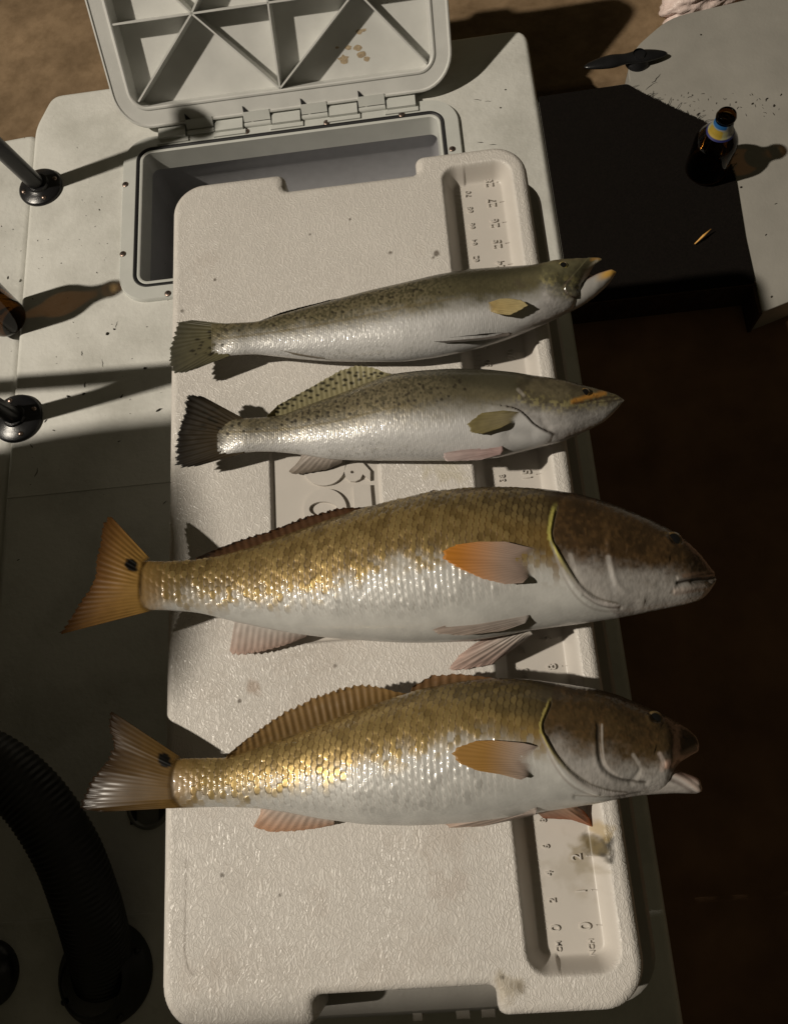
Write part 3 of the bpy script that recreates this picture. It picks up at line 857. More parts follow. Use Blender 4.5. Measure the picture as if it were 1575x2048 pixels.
def fish_body(name, root, top, bot, x_tail, x_snout, k_thick, hmax_z, n=820, mt=112, mbm=22, paint=None, relief=None, sm=10, lift=0.0, snout_round=14, kprof=None, mat='skin', tail_drop=.55, tail_lift=0.0):
    u = np.linspace(0, 1, n)
    u = u ** 1.0
    xs = x_tail + (x_snout - x_tail) * (1 - (1 - u) ** 1.25)
    ty = gsm(interp_px(top, xs), sm); by = gsm(interp_px(bot, xs), sm)
    cy = (ty + by) / 2; hw = np.maximum((by - ty) / 2, .5)
    hw = hw * np.sqrt(np.clip(1 - (1 - np.clip((x_snout - xs) / snout_round, 0, 1)) ** 2, 0, 1)) + .3
    # thickness
    ppi = 56.0
    hin = gsm(hw / ppi * np.interp(u, *(kprof or ([0, 1], [1, 1]))) * k_thick, sm)
    hm = hin.max()
    zc = TOP + lift + .92 * ((1 - tail_drop) * hm + tail_drop * hin) + tail_lift * np.clip(1 - u / .34, 0, 1) ** 1.7
    ph = np.concatenate([np.linspace(math.pi, 0, mt), np.linspace(0, -math.pi, mbm + 2)[1:-1]])
    tt = np.cos(ph); sp = np.sin(ph)
    zz = np.sign(sp) * np.abs(1 - np.abs(tt) ** 2.25) ** .54
    zz = np.where(sp >= 0, zz, zz * .92)
    PXg = np.repeat(xs[:, None], len(ph), 1); PYg = cy[:, None] + tt[None] * hw[:, None]
    ZCg = np.repeat(zc[:, None], len(ph), 1)
    P = at_arr(PXg, PYg, ZCg); P[..., 2] = ZCg + hin[:, None] * zz[None]
    # normals by finite differences
    du = np.gradient(P, axis=0); dv = np.gradient(P, axis=1)
    nn = np.cross(du, dv); nn /= (np.linalg.norm(nn, axis=2, keepdims=True) + 1e-9)
    mid = mt // 2
    if nn[n // 2, mid, 2] < 0: nn = -nn
    qx, qy = to_px(P)
    # arc-length coordinates in inches
    axis = P[:, mid]; sl_ = np.concatenate([[0], np.cumsum(np.linalg.norm(np.diff(axis[:, :2], axis=0), axis=1))])
    g = np.zeros(P.shape[:2]); seg = np.linalg.norm(np.diff(P, axis=1), axis=2); g[:, 1:] = np.cumsum(seg, 1); g -= g[:, mid:mid + 1]
    T = np.repeat(tt[None], n, 0); SP = np.repeat(sp[None], n, 0)
    ctx = dict(px=qx, py=qy, s=np.repeat(sl_[:, None], len(ph), 1), g=g, t=T, sp=SP, u=np.repeat(u[:, None], len(ph), 1), L=sl_[-1])
    col, met, disp = paint(ctx)
    P = P + nn * (disp * np.clip(SP * 4 + .2, 0, 1))[..., None]
    m = len(ph); ii = np.arange(n * m).reshape(n, m)
    j2 = np.roll(np.arange(m), -1)
    F = np.stack([ii[:-1], ii[1:], ii[1:][:, j2], ii[:-1][:, j2]], -1).reshape(-1, 4)
    V = P.reshape(-1, 3)
    # close the ends with a centre fan
    c0 = V[ii[0]].mean(0); c1 = V[ii[-1]].mean(0)
    V = np.vstack([V, c0, c1]); q0, q1 = n * m, n * m + 1
    cap = np.array([[ii[0, j], ii[0, j2[j]], q0, q0] for j in range(m)] + [[ii[-1, j2[j]], ii[-1, j], q1, q1] for j in range(m)])
    Ft = F.tolist() if False else F
    C = np.concatenate([col.reshape(-1, 3), col[0].mean(0)[None], col[-1].mean(0)[None]])
    Mt = np.concatenate([met.reshape(-1), [0, 0]])
    tri = [[int(a), int(b), int(c)] for a, b, c, d in cap]
    o = add(name, V, F, MAT[mat], root, True, col=np.concatenate([np.clip(C, 0, 1), np.clip(Mt, 0, 1)[:, None]], 1))
    # end caps as a small join
    bm = bmesh.new(); bm.from_mesh(o.data); bm.verts.ensure_lookup_table()
    for t3 in tri:
        f = bm.faces.new([bm.verts[i] for i in t3]); f.smooth = True
    bmesh.ops.recalc_face_normals(bm, faces=bm.faces)
    bm.to_mesh(o.data); bm.free()
    surf = dict(qx=qx, qy=qy, P=P, zc=zc, xs=xs, hin=hin, top=slice(0, mt))
    return o, surf

def surf_z(surf, px, py):
    """point on the skin that shows at this pixel"""
    qx, qy = surf['qx'][:, surf['top']], surf['qy'][:, surf['top']]
    i = np.argmin((qx - px) ** 2 + (qy - py) ** 2)
    return surf['P'][:, surf['top']].reshape(-1, 3)[i]

def resample(pts, n):
    p = np.array(pts, float); d = np.concatenate([[0], np.cumsum(np.linalg.norm(np.diff(p, axis=0), axis=1))])
    s = np.linspace(0, d[-1], n); return np.stack([np.interp(s, d, p[:, k]) for k in range(2)], 1)

def fin(name, root, base, edge, zb, ze, colf, rays=16, n=160, m=26, amp=.03, ragged=.03, thick=.03, arch=0.0, label=None, seed=0, fade=0.0):
    """base and edge: polylines in photo measurements; zb/ze: heights (number, or list along the fin)"""
    B = resample(base, n); E = resample(edge, n)
    rng = np.random.default_rng(seed + 3)
    u = np.linspace(0, 1, n)[:, None]; v = np.linspace(0, 1, m)[None]
    zb_ = np.interp(np.linspace(0, 1, n), np.linspace(0, 1, len(np.atleast_1d(zb))), np.atleast_1d(zb))[:, None]
    ze_ = np.interp(np.linspace(0, 1, n), np.linspace(0, 1, len(np.atleast_1d(ze))), np.atleast_1d(ze))[:, None]
    rag = 1 - ragged * np.abs(((u * rays) % 1) - .5) * 2 - ragged * .8 * np.repeat(rng.random(n)[:, None], 1, 1)
    vv = v * np.where(v > .8, 1 - (1 - rag) * (v - .8) / .2, 1)
    PX = B[:, None, 0] * (1 - vv) + E[:, None, 0] * vv; PY = B[:, None, 1] * (1 - vv) + E[:, None, 1] * vv
    Zc = zb_ * (1 - v) + ze_ * v + arch * np.sin(math.pi * np.clip(v, 0, 1))
    ridge = np.cos(2 * math.pi * u * rays)
    P = at_arr(PX, PY, Zc); P[..., 2] += .32 * amp * ridge * sstep(0, .25, v) * (.6 + .8 * vnoise(u * 9 + seed, v * 2, seed + 1, 2)) + .03 * (vnoise(u * 5 + seed, v * 3, seed, 2) - .5)
    c, al = colf(np.repeat(u, m, 1), np.repeat(v, n, 0), ridge + 0 * v, PX, PY)
    if fade: al = al * np.maximum(sstep(0, fade, np.repeat(v, n, 0)), (c.max(-1) < .02) * 1.0)
    C = np.concatenate([np.clip(c, 0, 1), np.clip(al, 0, 1)[..., None]], -1).reshape(-1, 4)
    P2 = P.copy(); tk = thick * (1 - .75 * v) ; P2[..., 2] -= tk
    V = np.concatenate([P.reshape(-1, 3), P2.reshape(-1, 3)])
    k = n * m; ii = np.arange(k).reshape(n, m)
    f1 = np.stack([ii[:-1, :-1], ii[1:, :-1], ii[1:, 1:], ii[:-1, 1:]], -1).reshape(-1, 4)
    f2 = f1[:, ::-1] + k
    per = np.concatenate([ii[:, 0], ii[-1, 1:], ii[::-1, -1][1:], ii[0, ::-1][1:-1]])
    pn = np.roll(per, -1)
    f3 = np.stack([per, per + k, pn + k, pn], -1)
    return add(name, V, np.concatenate([f1, f2, f3]), MAT['fin'], root, True, col=np.concatenate([C, C]), label=label)

def eye(root, surf, px, py, rpx, iris, sink=.35):
    p = surf_z(surf, px, py); r = rpx / 58.0
    mb = MB(); mb.lathe([(r * 1.25, -r * .3), (r * 1.18, r * .12), (r * 1.0, r * .22), (r * .97, r * .26), (r * .8, r * .42), (r * .5, r * .56), (r * .2, r * .62), (0, r * .63)], p + np.array([0, 0, -sink * r]), 28)
    n = len(mb.V) // 28; c = []
    for k in range(n):
        c += [iris if k < 4 else (.004, .004, .005)] * 28
    return add('eye', mb.V, mb.F, MAT['eye'], root, True, col=np.array(c))

def mixc(a, b, t): return a * (1 - t[..., None]) + np.asarray(b) * t[..., None]
def flat(c, like): return np.broadcast_to(np.asarray(c, float), like.shape + (3,)).copy()

# ---- the two bronze fish
def paint_red(P):
    """P: tracing of one bronze fish: boundary, gill, cheek, spot, belly lines"""
    def f(c):
        px, py, s, g = c['px'], c['py'], c['s'], c['g']
        hg, ed, rid = scales(c['L'] - s + .05 * g ** 2, g + 20, .19, .275, .235)
        nz = vnoise(px / 34, py / 26, P['seed'], 4); nf = vnoise(px / 7, py / 7, P['seed'] + 5, 3)
        yb = interp_px(P['bound'], px) + (nz - .5) * P['rag'] + (rid - .5) * 26
        yd = interp_px(P['dark'], px)
        bel = interp_px(P['belly'], px)
        bronze = flat(P['bronze'], px) * (.8 + .4 * rid)[..., None]
        dark = flat(P['back'], px)
        white = flat((.54, .535, .51), px) * (.86 + .28 * nz)[..., None] * (1 - .16 * np.abs(rid - .5))[..., None]
        col = mixc(bronze, dark, sstep(26, -14, py - yd))
        col = mixc(col, white, sstep(-34, 34, py - yb))
        # head
        dG, sG, tG = polydist(px, py, P['gill'])
        head = (px > interp_px(P['gillx'], py))
        hw_ = sstep(-4, 6, px - interp_px(P['gillx'], py))
        yh = interp_px(P['cheek'], px) + (nz - .5) * 40
        hc = mixc(flat(P['head'], px) * (.5 + .9 * nz)[..., None] * (.75 + .5 * nf)[..., None], np.array((.36, .34, .32)), sstep(-30, 30, py - yh + (nf - .5) * 30))
        hc = hc * (.80 + .4 * vnoise(px / 18, py / 14, P['seed'] + 9, 4))[..., None]
        hc = mixc(hc, (.10, .055, .02), .55 * sstep(.5, .72, nf) * sstep(30, -20, py - yh))
        col = mixc(col, hc, hw_)
        # scales fade at belly, nape and breast
        sc = sstep(26, -10, py - bel) * (1 - hw_) * sstep(0, 30, interp_px(P['gillx'], py) - px)
        nape = interp_px(P['scalefade'], px)
        strength = sc * nape
        up = sstep(10, -10, py - yb)
        # dark scale margins with a pale glint inside
        line = sstep(.24, .03, ed) * strength
        col = mixc(col, flat((.05, .028, .008), px) * (1 - .0 * up)[..., None] + .20 * (1 - up)[..., None], line * (.9 * up + .75 * (1 - up)))
        gl = sstep(.30, .62, hg) * sstep(.12, .3, ed) * strength
        col = mixc(col, mixc(flat((.70, .52, .22), px), (.74, .73, .70), 1 - sstep(30, -16, py - yb)), gl * (.22 + .55 * rid ** 2) * P['glint'])
        # bright gill cover margin
        yel = sstep(P['gw'], P['gw'] * .5, dG + 7 * (nf - .5)) * (sG * P['gs'] > 0) * sstep(-.02, .05, tG) * sstep(.86, .5, tG)
        col = mixc(col, mixc(flat(P['yel'], px) * (.55 + .8 * nf)[..., None], (.50, .46, .40), sstep(.3, .7, tG)), np.clip(yel * .9, 0, 1))
        mem = sstep(16, 3, dG) * (sG * P['gs'] > 0) * sstep(.45, .7, tG)
        col = mixc(col, (.50, .46, .44), mem * .7)
        crease = sstep(4, .5, np.abs(dG - 2)) * (sG * P['gs'] < 0)
        col = mixc(col, (.09, .07, .045), crease * .6)
        for ln, wd, cc, am in P['lines']:
            d2, s2, t2 = polydist(px, py, ln)
            col = mixc(col, cc, sstep(wd, wd * .2, d2) * am)
        # tail spot
        sx, sy, sr = P['spot']
        a = math.radians(P['spot_a']); X_ = (px - sx) * math.cos(a) + (py - sy) * math.sin(a); Y_ = -(px - sx) * math.sin(a) + (py - sy) * math.cos(a)
        d = np.hypot(X_ / 1.25, Y_ / .95) + (nf - .5) * 4
        sp = sstep(sr + 2, sr - 2, d)
        col = mixc(col, (.006, .005, .004), sp)
        tail = sstep(P['tailx'] + 75, P['tailx'] - 4, px + (nf - .5) * 30) * (1 - sp)
        col = mixc(col, P['tailc'], tail * .85)
        # underside
        col = np.where((c['sp'] < 0)[..., None], np.array((.6, .58, .55)), col)
        met = strength * (.34 * up + .16 + .25 * sstep(.6, .95, rid)) * (1 - line) + .25 * yel
        disp = (hg - .5) * (.062 + .03 * rid) * strength - .02 * line + .02 * (rid - .5) * strength * sstep(0, .2, ed)
        opr = np.where(sG * P['gs'] > 0, .055 * np.exp(-dG / 60.0) * sstep(0, 3, dG), -.02 * np.exp(-dG / 14.0)) * sstep(1.02, .75, tG) * sstep(-.02, .12, tG)
        disp = disp + opr + .008 * (vnoise(px / 4.5, py / 4.5, P['seed'] + 3, 2) - .5) * hw_
        for ln, wd, dp in P['creases']:
            d2, s2, t2 = polydist(px, py, ln); disp = disp - dp * np.exp(-(d2 / wd) ** 2)
        for ln, wd, dp in P['ridges']:
            d2, s2, t2 = polydist(px, py, ln); disp = disp + dp * np.exp(-(d2 / wd) ** 2) * sstep(0, .12, t2) * sstep(1, .88, t2)
        disp = disp + .04 * (nz - .5) * hw_ + .014 * (nf - .5) * hw_
        return col, met, disp
    return f

def red_fin_col(tipc, basec, a0=.95, a1=.85, dark=.5, p=1.0, spot=None):
    def f(u, v, r, px, py):
        t = np.clip(v, 0, 1) ** p
        c = mixc(flat(basec, u), np.array(tipc), t)
        c = c * (1 - dark * .2 * (1 - sstep(-.6, .6, r)))[..., None]
        c = c * (.85 + .3 * vnoise(px / 12, py / 12, 77, 3))[..., None]
        al = a0 * (1 - t) + a1 * t
        if spot:
            X_ = (px - spot[0]) * .77 - (py - spot[1]) * .64; Y_ = (px - spot[0]) * .64 + (py - spot[1]) * .77
            m = sstep(spot[2] + 2, spot[2] - 2, np.hypot(X_ / .95, Y_ / 1.25) + 5 * (vnoise(px / 6, py / 6, 5, 2) - .5))
            c = mixc(c, (.006, .005, .004), m); al = np.maximum(al, m)
        return c, al
    return f

# upper bronze fish
FA = thing('fish', 'bronze and white fish with closed mouth and orange cheek fin, second from bottom', 'fish', (-5, 11, TOP), 'fish laid across the cooler lid')
topA = [(240, 1124), (285, 1122), (340, 1124), (400, 1120), (450, 1112), (500, 1097), (550, 1080), (600, 1062), (650, 1045), (700, 1028), (750, 1013), (800, 1002), (850, 990), (900, 983), (950, 979), (1000, 978), (1050, 979), (1100, 983), (1150, 990), (1200, 1003), (1250, 1022), (1300, 1043), (1340, 1062), (1370, 1082), (1395, 1105), (1415, 1130), (1430, 1150)]
botA = [(240, 1225), (277, 1220), (336, 1220), (400, 1225), (468, 1243), (540, 1258), (610, 1270), (674, 1277), (750, 1282), (800, 1285), (850, 1285), (900, 1284), (940, 1281), (1000, 1272), (1054, 1261), (1146, 1249), (1237, 1236), (1329, 1217), (1374, 1208), (1406, 1198), (1418, 1182), (1430, 1168)]
PA = dict(seed=101, rag=34, glint=.95, bound=[(200, 1200), (400, 1200), (560, 1196), (640, 1182), (700, 1158), (750, 1140), (800, 1128), (900, 1118), (1000, 1125), (1120, 1140), (1500, 1150)],
          dark=[(200, 1110), (500, 1085), (700, 1030), (850, 1000), (950, 1015), (1080, 1045), (1500, 1090)],
          belly=[(200, 1215), (400, 1208), (560, 1215), (700, 1222), (850, 1216), (1000, 1180), (1100, 1150), (1500, 1100)],
          bronze=(.135, .078, .017), back=(.045, .028, .010), head=(.058, .032, .012),
          gill=[(1113, 1014), (1106, 1040), (1101, 1073), (1113, 1098), (1127, 1119), (1143, 1146), (1159, 1169), (1176, 1186), (1194, 1200), (1232, 1208)],
          gillx=[(950, 1115), (1014, 1113), (1040, 1106), (1073, 1101), (1119, 1127), (1169, 1159), (1200, 1194), (1240, 1240), (1300, 1260)], gs=-1, gw=12, yel=(.66, .60, .16),
          cheek=[(1050, 1110), (1180, 1125), (1260, 1140), (1340, 1150), (1450, 1165)],
          scalefade=[(200, 0), (278, .08), (330, .8), (420, 1), (880, 1), (1000, .75), (1090, .35), (1110, 0)],
          lines=[([(1427, 1156), (1400, 1159), (1375, 1161), (1356, 1166)], 4.5, (.02, .012, .008), .95), ([(1356, 1164), (1340, 1186)], 4, (.07, .06, .05), .5),
                 ([(1100, 1085), (1123, 1150), (1150, 1195), (1190, 1222), (1250, 1222)], 4, (.30, .28, .26), .6), ([(1165, 1190), (1200, 1213), (1240, 1216)], 3, (.16, .14, .13), .6),
                 ([(1215, 1115), (1222, 1150), (1228, 1185)], 8, (.62, .60, .58), .35), ([(1350, 1184), (1385, 1178), (1414, 1173)], 12, (.40, .33, .29), .7), ([(1366, 1152), (1398, 1148), (1428, 1149)], 8, (.17, .10, .06), .7), ([(1388, 1108), (1392, 1111)], 4, (.01, .008, .006), .9), ([(1330, 1066), (1345, 1060), (1362, 1068), (1366, 1086)], 4, (.20, .13, .05), .6), ([(1140, 1110), (1152, 1150), (1175, 1185)], 7, (.50, .47, .44), .5)],
          creases=[([(1427, 1156), (1400, 1159), (1356, 1166)], 4.0, .06), ([(1385, 1163), (1418, 1163)], 4, .05), ([(1165, 1190), (1200, 1213), (1240, 1216)], 4, .03), ([(1205, 1050), (1212, 1120), (1230, 1180), (1270, 1200)], 7, .02)],
          ridges=[([(1106, 1085), (1126, 1140), (1150, 1180), (1185, 1206), (1240, 1216)], 5, .03), ([(1352, 1158), (1385, 1150), (1428, 1147)], 5, .045), ([(1345, 1182), (1385, 1176), (1416, 1172)], 6, .045), ([(1215, 1075), (1222, 1140), (1240, 1185), (1290, 1205)], 7, .035), ([(1328, 1072), (1345, 1094), (1366, 1090)], 4, .03), ([(1250, 1100), (1290, 1110), (1340, 1118)], 8, .03)],
          spot=(263, 1130, 10), spot_a=-35, tailx=284, tailc=(.24, .14, .04))
oA, sA = fish_body('body', FA, topA, botA, 270, 1431, .66, 1.5, tail_lift=1.5, paint=paint_red(PA), kprof=([0, .05, .12, .3, .75, .9, 1], [.42, .62, .75, 1, 1.04, .98, .50]), n=900)
zcA = float(np.median(sA['zc']))
zt = float(sA['zc'][0])
tailcolA = red_fin_col((.26, .115, .032), (.44, .26, .07), .97, .92, .5, spot=(263, 1130, 12))
bA = [(300, 1117), (288, 1130), (282, 1150), (280, 1172), (283, 1196), (292, 1213), (304, 1221)]
fin('tail_fin', FA, bA, [(218, 1028), (203, 1046), (198, 1088), (190, 1120), (190, 1150), (178, 1178), (160, 1200), (138, 1234), (113, 1271)], [surf_z(sA, x, y)[2] + .06 for x, y in bA], [zt - .2, zt + .3, zt + .5], tailcolA, rays=20, amp=.02, ragged=.04, fade=.09, arch=.10, seed=1)
fin('dorsal_fin', FA, [(394, 1122), (500, 1100), (600, 1068), (700, 1036), (778, 1012)], [(391, 1115), (423, 1100), (491, 1073), (537, 1060), (569, 1047), (606, 1032), (674, 1014), (720, 1013), (770, 1009)], zcA - .1, zcA + .25, red_fin_col((.12, .055, .025), (.15, .075, .035), .97, .9, .45), rays=26, amp=.04, ragged=.12, seed=4)
fin('spiny_dorsal_fin', FA, [(796, 1010), (900, 988), (985, 982)], [(798, 1006), (817, 995), (862, 979), (940, 976), (985, 979)], zcA, zcA + .2, red_fin_col((.20, .12, .06), (.14, .08, .03), .97, .95, .5), rays=9, amp=.04, ragged=.15, seed=5)
fin('anal_fin', FA, [(470, 1236), (540, 1256), (614, 1268)], [(459, 1306), (464, 1311), (480, 1313), (520, 1306), (570, 1292), (612, 1274)], zcA - .55, zcA - 1.05, red_fin_col((.60, .44, .37), (.60, .56, .52), .98, .93, .4), rays=12, ragged=.05, seed=6)
def pectA(u, v, r, px, py):
    t = sstep(1065, 900, px)
    c = mixc(flat((.50, .44, .40), u), np.array((.62, .25, .035)), t)
    c = mixc(c, np.array((.42, .30, .24)), sstep(.55, .1, t) * .6)
    c = c * (1 - .07 * (1 - sstep(-.7, .5, r)))[..., None]
    return c, np.full(u.shape, .98)
zp = surf_z(sA, 1060, 1125)[2]; zq = surf_z(sA, 900, 1110)[2]
fin('pectoral_fin', FA, [(1072, 1098), (1066, 1125), (1058, 1152)], [(1008, 1083), (953, 1083), (908, 1089), (883, 1101), (884, 1118), (917, 1137), (963, 1158), (1009, 1169), (1045, 1166)], zp - .02, zq + .12, pectA, rays=21, arch=.06, thick=.025, ragged=.02, amp=.014, fade=.3, seed=7)
fin('pelvic_fin', FA, [(1062, 1218), (1058, 1232), (1050, 1246)], [(963, 1224), (900, 1245), (858, 1261), (870, 1268), (920, 1272), (1005, 1262)], surf_z(sA, 1056, 1232)[2] + .05, surf_z(sA, 900, 1258)[2] + .12, red_fin_col((.42, .34, .29), (.40, .36, .33), .98, .96, .7), rays=9, amp=.05, seed=8)
fin('pelvic_fin', FA, [(1044, 1248), (1058, 1258), (1064, 1268)], [(950, 1286), (914, 1312), (891, 1342), (920, 1342), (980, 1331), (1040, 1288)], zcA - .1, TOP + .15, red_fin_col((.60, .44, .38), (.42, .40, .36), .98, .95, .5), rays=9, amp=.05, seed=9)
eye(FA, sA, 1347, 1079, 13, (.11, .07, .025))

# lower bronze fish, mouth open
FB = thing('fish', 'golden scaled fish with its mouth agape, lowest of the four on the lid', 'fish', (-5, 5.5, TOP), 'fish laid across the cooler lid')
topB = [(310, 1517), (345, 1518), (386, 1517), (450, 1517), (496, 1503), (541, 1485), (587, 1471), (633, 1453), (679, 1434), (724, 1418), (770, 1402), (816, 1387), (849, 1377), (917, 1364), (986, 1357), (1054, 1359), (1123, 1367), (1191, 1378), (1237, 1391), (1283, 1411), (1329, 1431), (1370, 1455), (1386, 1467), (1396, 1482)]
botB = [(310, 1617), (331, 1617), (386, 1615), (450, 1613), (519, 1616), (587, 1627), (633, 1636), (733, 1649), (820, 1651), (871, 1649), (940, 1644), (1009, 1635), (1077, 1624), (1146, 1613), (1191, 1606), (1237, 1597), (1283, 1590), (1322, 1586), (1334, 1574), (1342, 1548), (1350, 1531), (1370, 1517), (1396, 1502)]
PB = dict(seed=201, rag=26, glint=.95, bound=[(200, 1600), (350, 1598), (500, 1588), (600, 1570), (700, 1545), (800, 1515), (900, 1478), (1000, 1480), (1100, 1500), (1500, 1520)],
          dark=[(200, 1500), (500, 1490), (700, 1415), (850, 1385), (950, 1410), (1080, 1440), (1500, 1480)],
          belly=[(200, 1598), (400, 1596), (560, 1610), (700, 1618), (850, 1612), (960, 1590), (1050, 1550), (1500, 1500)],
          bronze=(.20, .128, .038), back=(.06, .042, .016), head=(.072, .044, .017),
          gill=[(1101, 1402), (1095, 1421), (1080, 1453), (1095, 1485), (1118, 1517), (1141, 1544), (1173, 1569), (1214, 1583), (1250, 1586)],
          gillx=[(1340, 1110), (1402, 1101), (1421, 1095), (1453, 1080), (1485, 1095), (1517, 1118), (1544, 1141), (1569, 1173), (1583, 1214), (1640, 1240)], gs=-1, gw=9, yel=(.62, .52, .17),
          cheek=[(1050, 1470), (1130, 1490), (1200, 1512), (1280, 1525), (1340, 1530), (1450, 1530)],
          scalefade=[(200, 0), (344, .08), (392, .85), (440, 1), (900, 1), (1000, .7), (1070, .3), (1090, 0)],
          lines=[([(1196, 1450), (1196, 1503), (1204, 1539), (1237, 1561), (1290, 1566)], 4.5, (.05, .04, .03), .75), ([(1203, 1450), (1204, 1503), (1212, 1536), (1242, 1555)], 3, (.5, .46, .42), .5),
                 ([(1080, 1470), (1105, 1530), (1140, 1572), (1190, 1592)], 4, (.25, .22, .2), .6), ([(1150, 1590), (1230, 1594), (1280, 1585)], 3, (.16, .14, .12), .6),
                 ([(1265, 1510), (1282, 1535), (1275, 1560)], 6, (.60, .56, .52), .45), ([(1396, 1496), (1370, 1508), (1350, 1524), (1328, 1530)], 13, (.44, .29, .23), 1.0), ([(1318, 1508), (1326, 1522), (1322, 1540)], 7, (.50, .42, .38), .8), ([(1360, 1470), (1372, 1478)], 4, (.02, .012, .008), .8)],
          creases=[([(1196, 1450), (1196, 1503), (1204, 1539), (1237, 1561), (1290, 1566)], 5, .045), ([(1150, 1592), (1230, 1596), (1280, 1587)], 5, .03), ([(1280, 1540), (1262, 1565)], 6, .03)],
          ridges=[([(1188, 1440), (1188, 1503), (1196, 1542), (1232, 1568), (1290, 1574)], 7, .022), ([(1084, 1466), (1108, 1524), (1142, 1564), (1200, 1588)], 5, .03), ([(1292, 1428), (1300, 1448), (1322, 1448)], 4, .035), ([(1395, 1494), (1370, 1507), (1348, 1524), (1328, 1528)], 7, .03), ([(1230, 1470), (1270, 1490), (1310, 1500)], 9, .03)],
          spot=(329, 1521, 11.5), spot_a=-40, tailx=350, tailc=(.17, .10, .028))
pB = paint_red(PB)
oB, sB = fish_body('body', FB, topB, botB, 338, 1397, .66, 1.5, tail_lift=.3, snout_round=6, sm=7, paint=pB, kprof=([0, .05, .12, .3, .75, .9, 1], [.42, .62, .75, 1, 1.04, .98, .50]), n=900)
zcB = float(np.median(sB['zc'])); zt = float(sB['zc'][0])
def jawpaintB(c):
    col, met, disp = pB(c)
    px, py = c['px'], c['py']
    lip = polydist(px, py, [(1300, 1512), (1318, 1532), (1346, 1540), (1372, 1552), (1398, 1572)])[0]
    col = mixc(flat((.33, .305, .285), px) * (.75 + .5 * vnoise(px / 9, py / 7, 14, 3))[..., None], (.46, .37, .33), sstep(15, 6, lip) * .9)
    col = mixc(col, (.13, .10, .09), sstep(6, 1, np.abs(lip - 19)) * .6)
    col = mixc(col, (.16, .05, .03), sstep(.3, .9, -c['t']) * .7)
    return col, met * 0, disp * .2 + .035 * np.exp(-((lip - 8) / 6) ** 2) - .03 * np.exp(-((lip - 19) / 5) ** 2)
jB, sjB = fish_body('lower_jaw', FB, [(1200, 1545), (1260, 1538), (1300, 1532), (1330, 1534), (1350, 1540), (1370, 1547), (1388, 1555), (1400, 1564)], [(1200, 1602), (1237, 1597), (1283, 1590), (1347, 1586), (1385, 1587), (1400, 1587)], 1206, 1400, .9, 1, paint=jawpaintB, n=160, mt=40, mbm=16, sm=4, snout_round=9, lift=zcB - TOP - .5, tail_drop=0)
mb = MB(); q = at(1338, 1526, zcB); mb.lathe([(0, -.5), (.4, -.45), (.55, -.2), (.5, .0), (.25, .1), (0, .12)], q + np.array([-.18, .1, -.45]), 20)
add('mouth_lining', mb.V, mb.F, MAT['skin'], FB, True, col=np.tile(np.array([[.16, .07, .05, 0]]), (len(mb.V), 1)))
tailcolB = red_fin_col((.035, .018, .007), (.20, .115, .032), .97, .93, .5, spot=(329, 1521, 13))
bB = [(364, 1516), (352, 1530), (346, 1550), (345, 1570), (350, 1596), (366, 1615)]
fin('tail_fin', FB, bB, [(217, 1418), (214, 1450), (225, 1490), (212, 1520), (182, 1556), (165, 1590), (157, 1606), (160, 1620), (200, 1624)], [surf_z(sB, x, y)[2] + .06 for x, y in bB], [zt - .3, zt + .1, zt + .1], tailcolB, rays=20, amp=.006, ragged=.035, fade=.09, arch=.10, seed=11)
fin('dorsal_fin', FB, [(452, 1519), (541, 1489), (633, 1459), (724, 1424), (818, 1390)], [(455, 1509), (477, 1489), (519, 1455), (564, 1423), (624, 1392), (679, 1372), (724, 1365), (761, 1372), (793, 1383), (818, 1387)], zcB - .1, zcB + .15, red_fin_col((.33, .20, .075), (.20, .12, .04), .97, .9, .6), rays=27, amp=.05, ragged=.09, seed=14)
fin('spiny_dorsal_fin', FB, [(818, 1390), (900, 1372), (988, 1361)], [(825, 1371), (862, 1348), (917, 1345), (986, 1355)], zcB, zcB + .2, red_fin_col((.28, .15, .07), (.17, .10, .04), .97, .95, .5), rays=9, amp=.04, ragged=.12, seed=15)
fin('anal_fin', FB, [(522, 1612), (580, 1622), (668, 1640)], [(521, 1628), (505, 1656), (541, 1666), (587, 1664), (633, 1658), (668, 1650)], zcB - .5, zcB - 1.0, red_fin_col((.62, .36, .22), (.62, .54, .48), .98, .95, .35), rays=11, ragged=.05, seed=16)
def pectB(u, v, r, px, py):
    t = sstep(1065, 960, px)
    c = mixc(flat((.52, .43, .38), u), np.array((.44, .24, .065)), t)
    c = c * (1 - .07 * (1 - sstep(-.7, .5, r)))[..., None]
    return c, np.full(u.shape, .98)
zp = surf_z(sB, 1060, 1520)[2]; zq = surf_z(sB, 920, 1510)[2]
fin('pectoral_fin', FB, [(1078, 1494), (1068, 1525), (1058, 1552)], [(1045, 1486), (986, 1480), (950, 1481), (913, 1494), (901, 1506), (914, 1526), (954, 1542), (1000, 1549), (1040, 1560)], zp - .02, zq + .1, pectB, rays=21, arch=.05, thick=.025, ragged=.02, amp=.014, fade=.3, seed=17)
fin('pelvic_fin', FB, [(1072, 1608), (1074, 1618), (1070, 1628)], [(1000, 1606), (950, 1620), (886, 1645), (890, 1657), (960, 1654), (1018, 1642), (1060, 1632)], surf_z(sB, 1064, 1612)[2] - .1, zcB - .55, red_fin_col((.52, .40, .33), (.42, .36, .32), .98, .96, .6), rays=9, amp=.05, seed=18)
fin('pelvic_fin', FB, [(1070, 1622), (1110, 1618), (1150, 1612)], [(1086, 1637), (1142, 1640), (1172, 1650), (1188, 1656), (1182, 1640), (1168, 1622)], zcB - .9, .1, red_fin_col((.42, .12, .03), (.55, .38, .28), .98, .97, .3), rays=7, amp=.03, seed=19)
eye(FB, sB, 1310, 1436, 11, (.12, .08, .03))

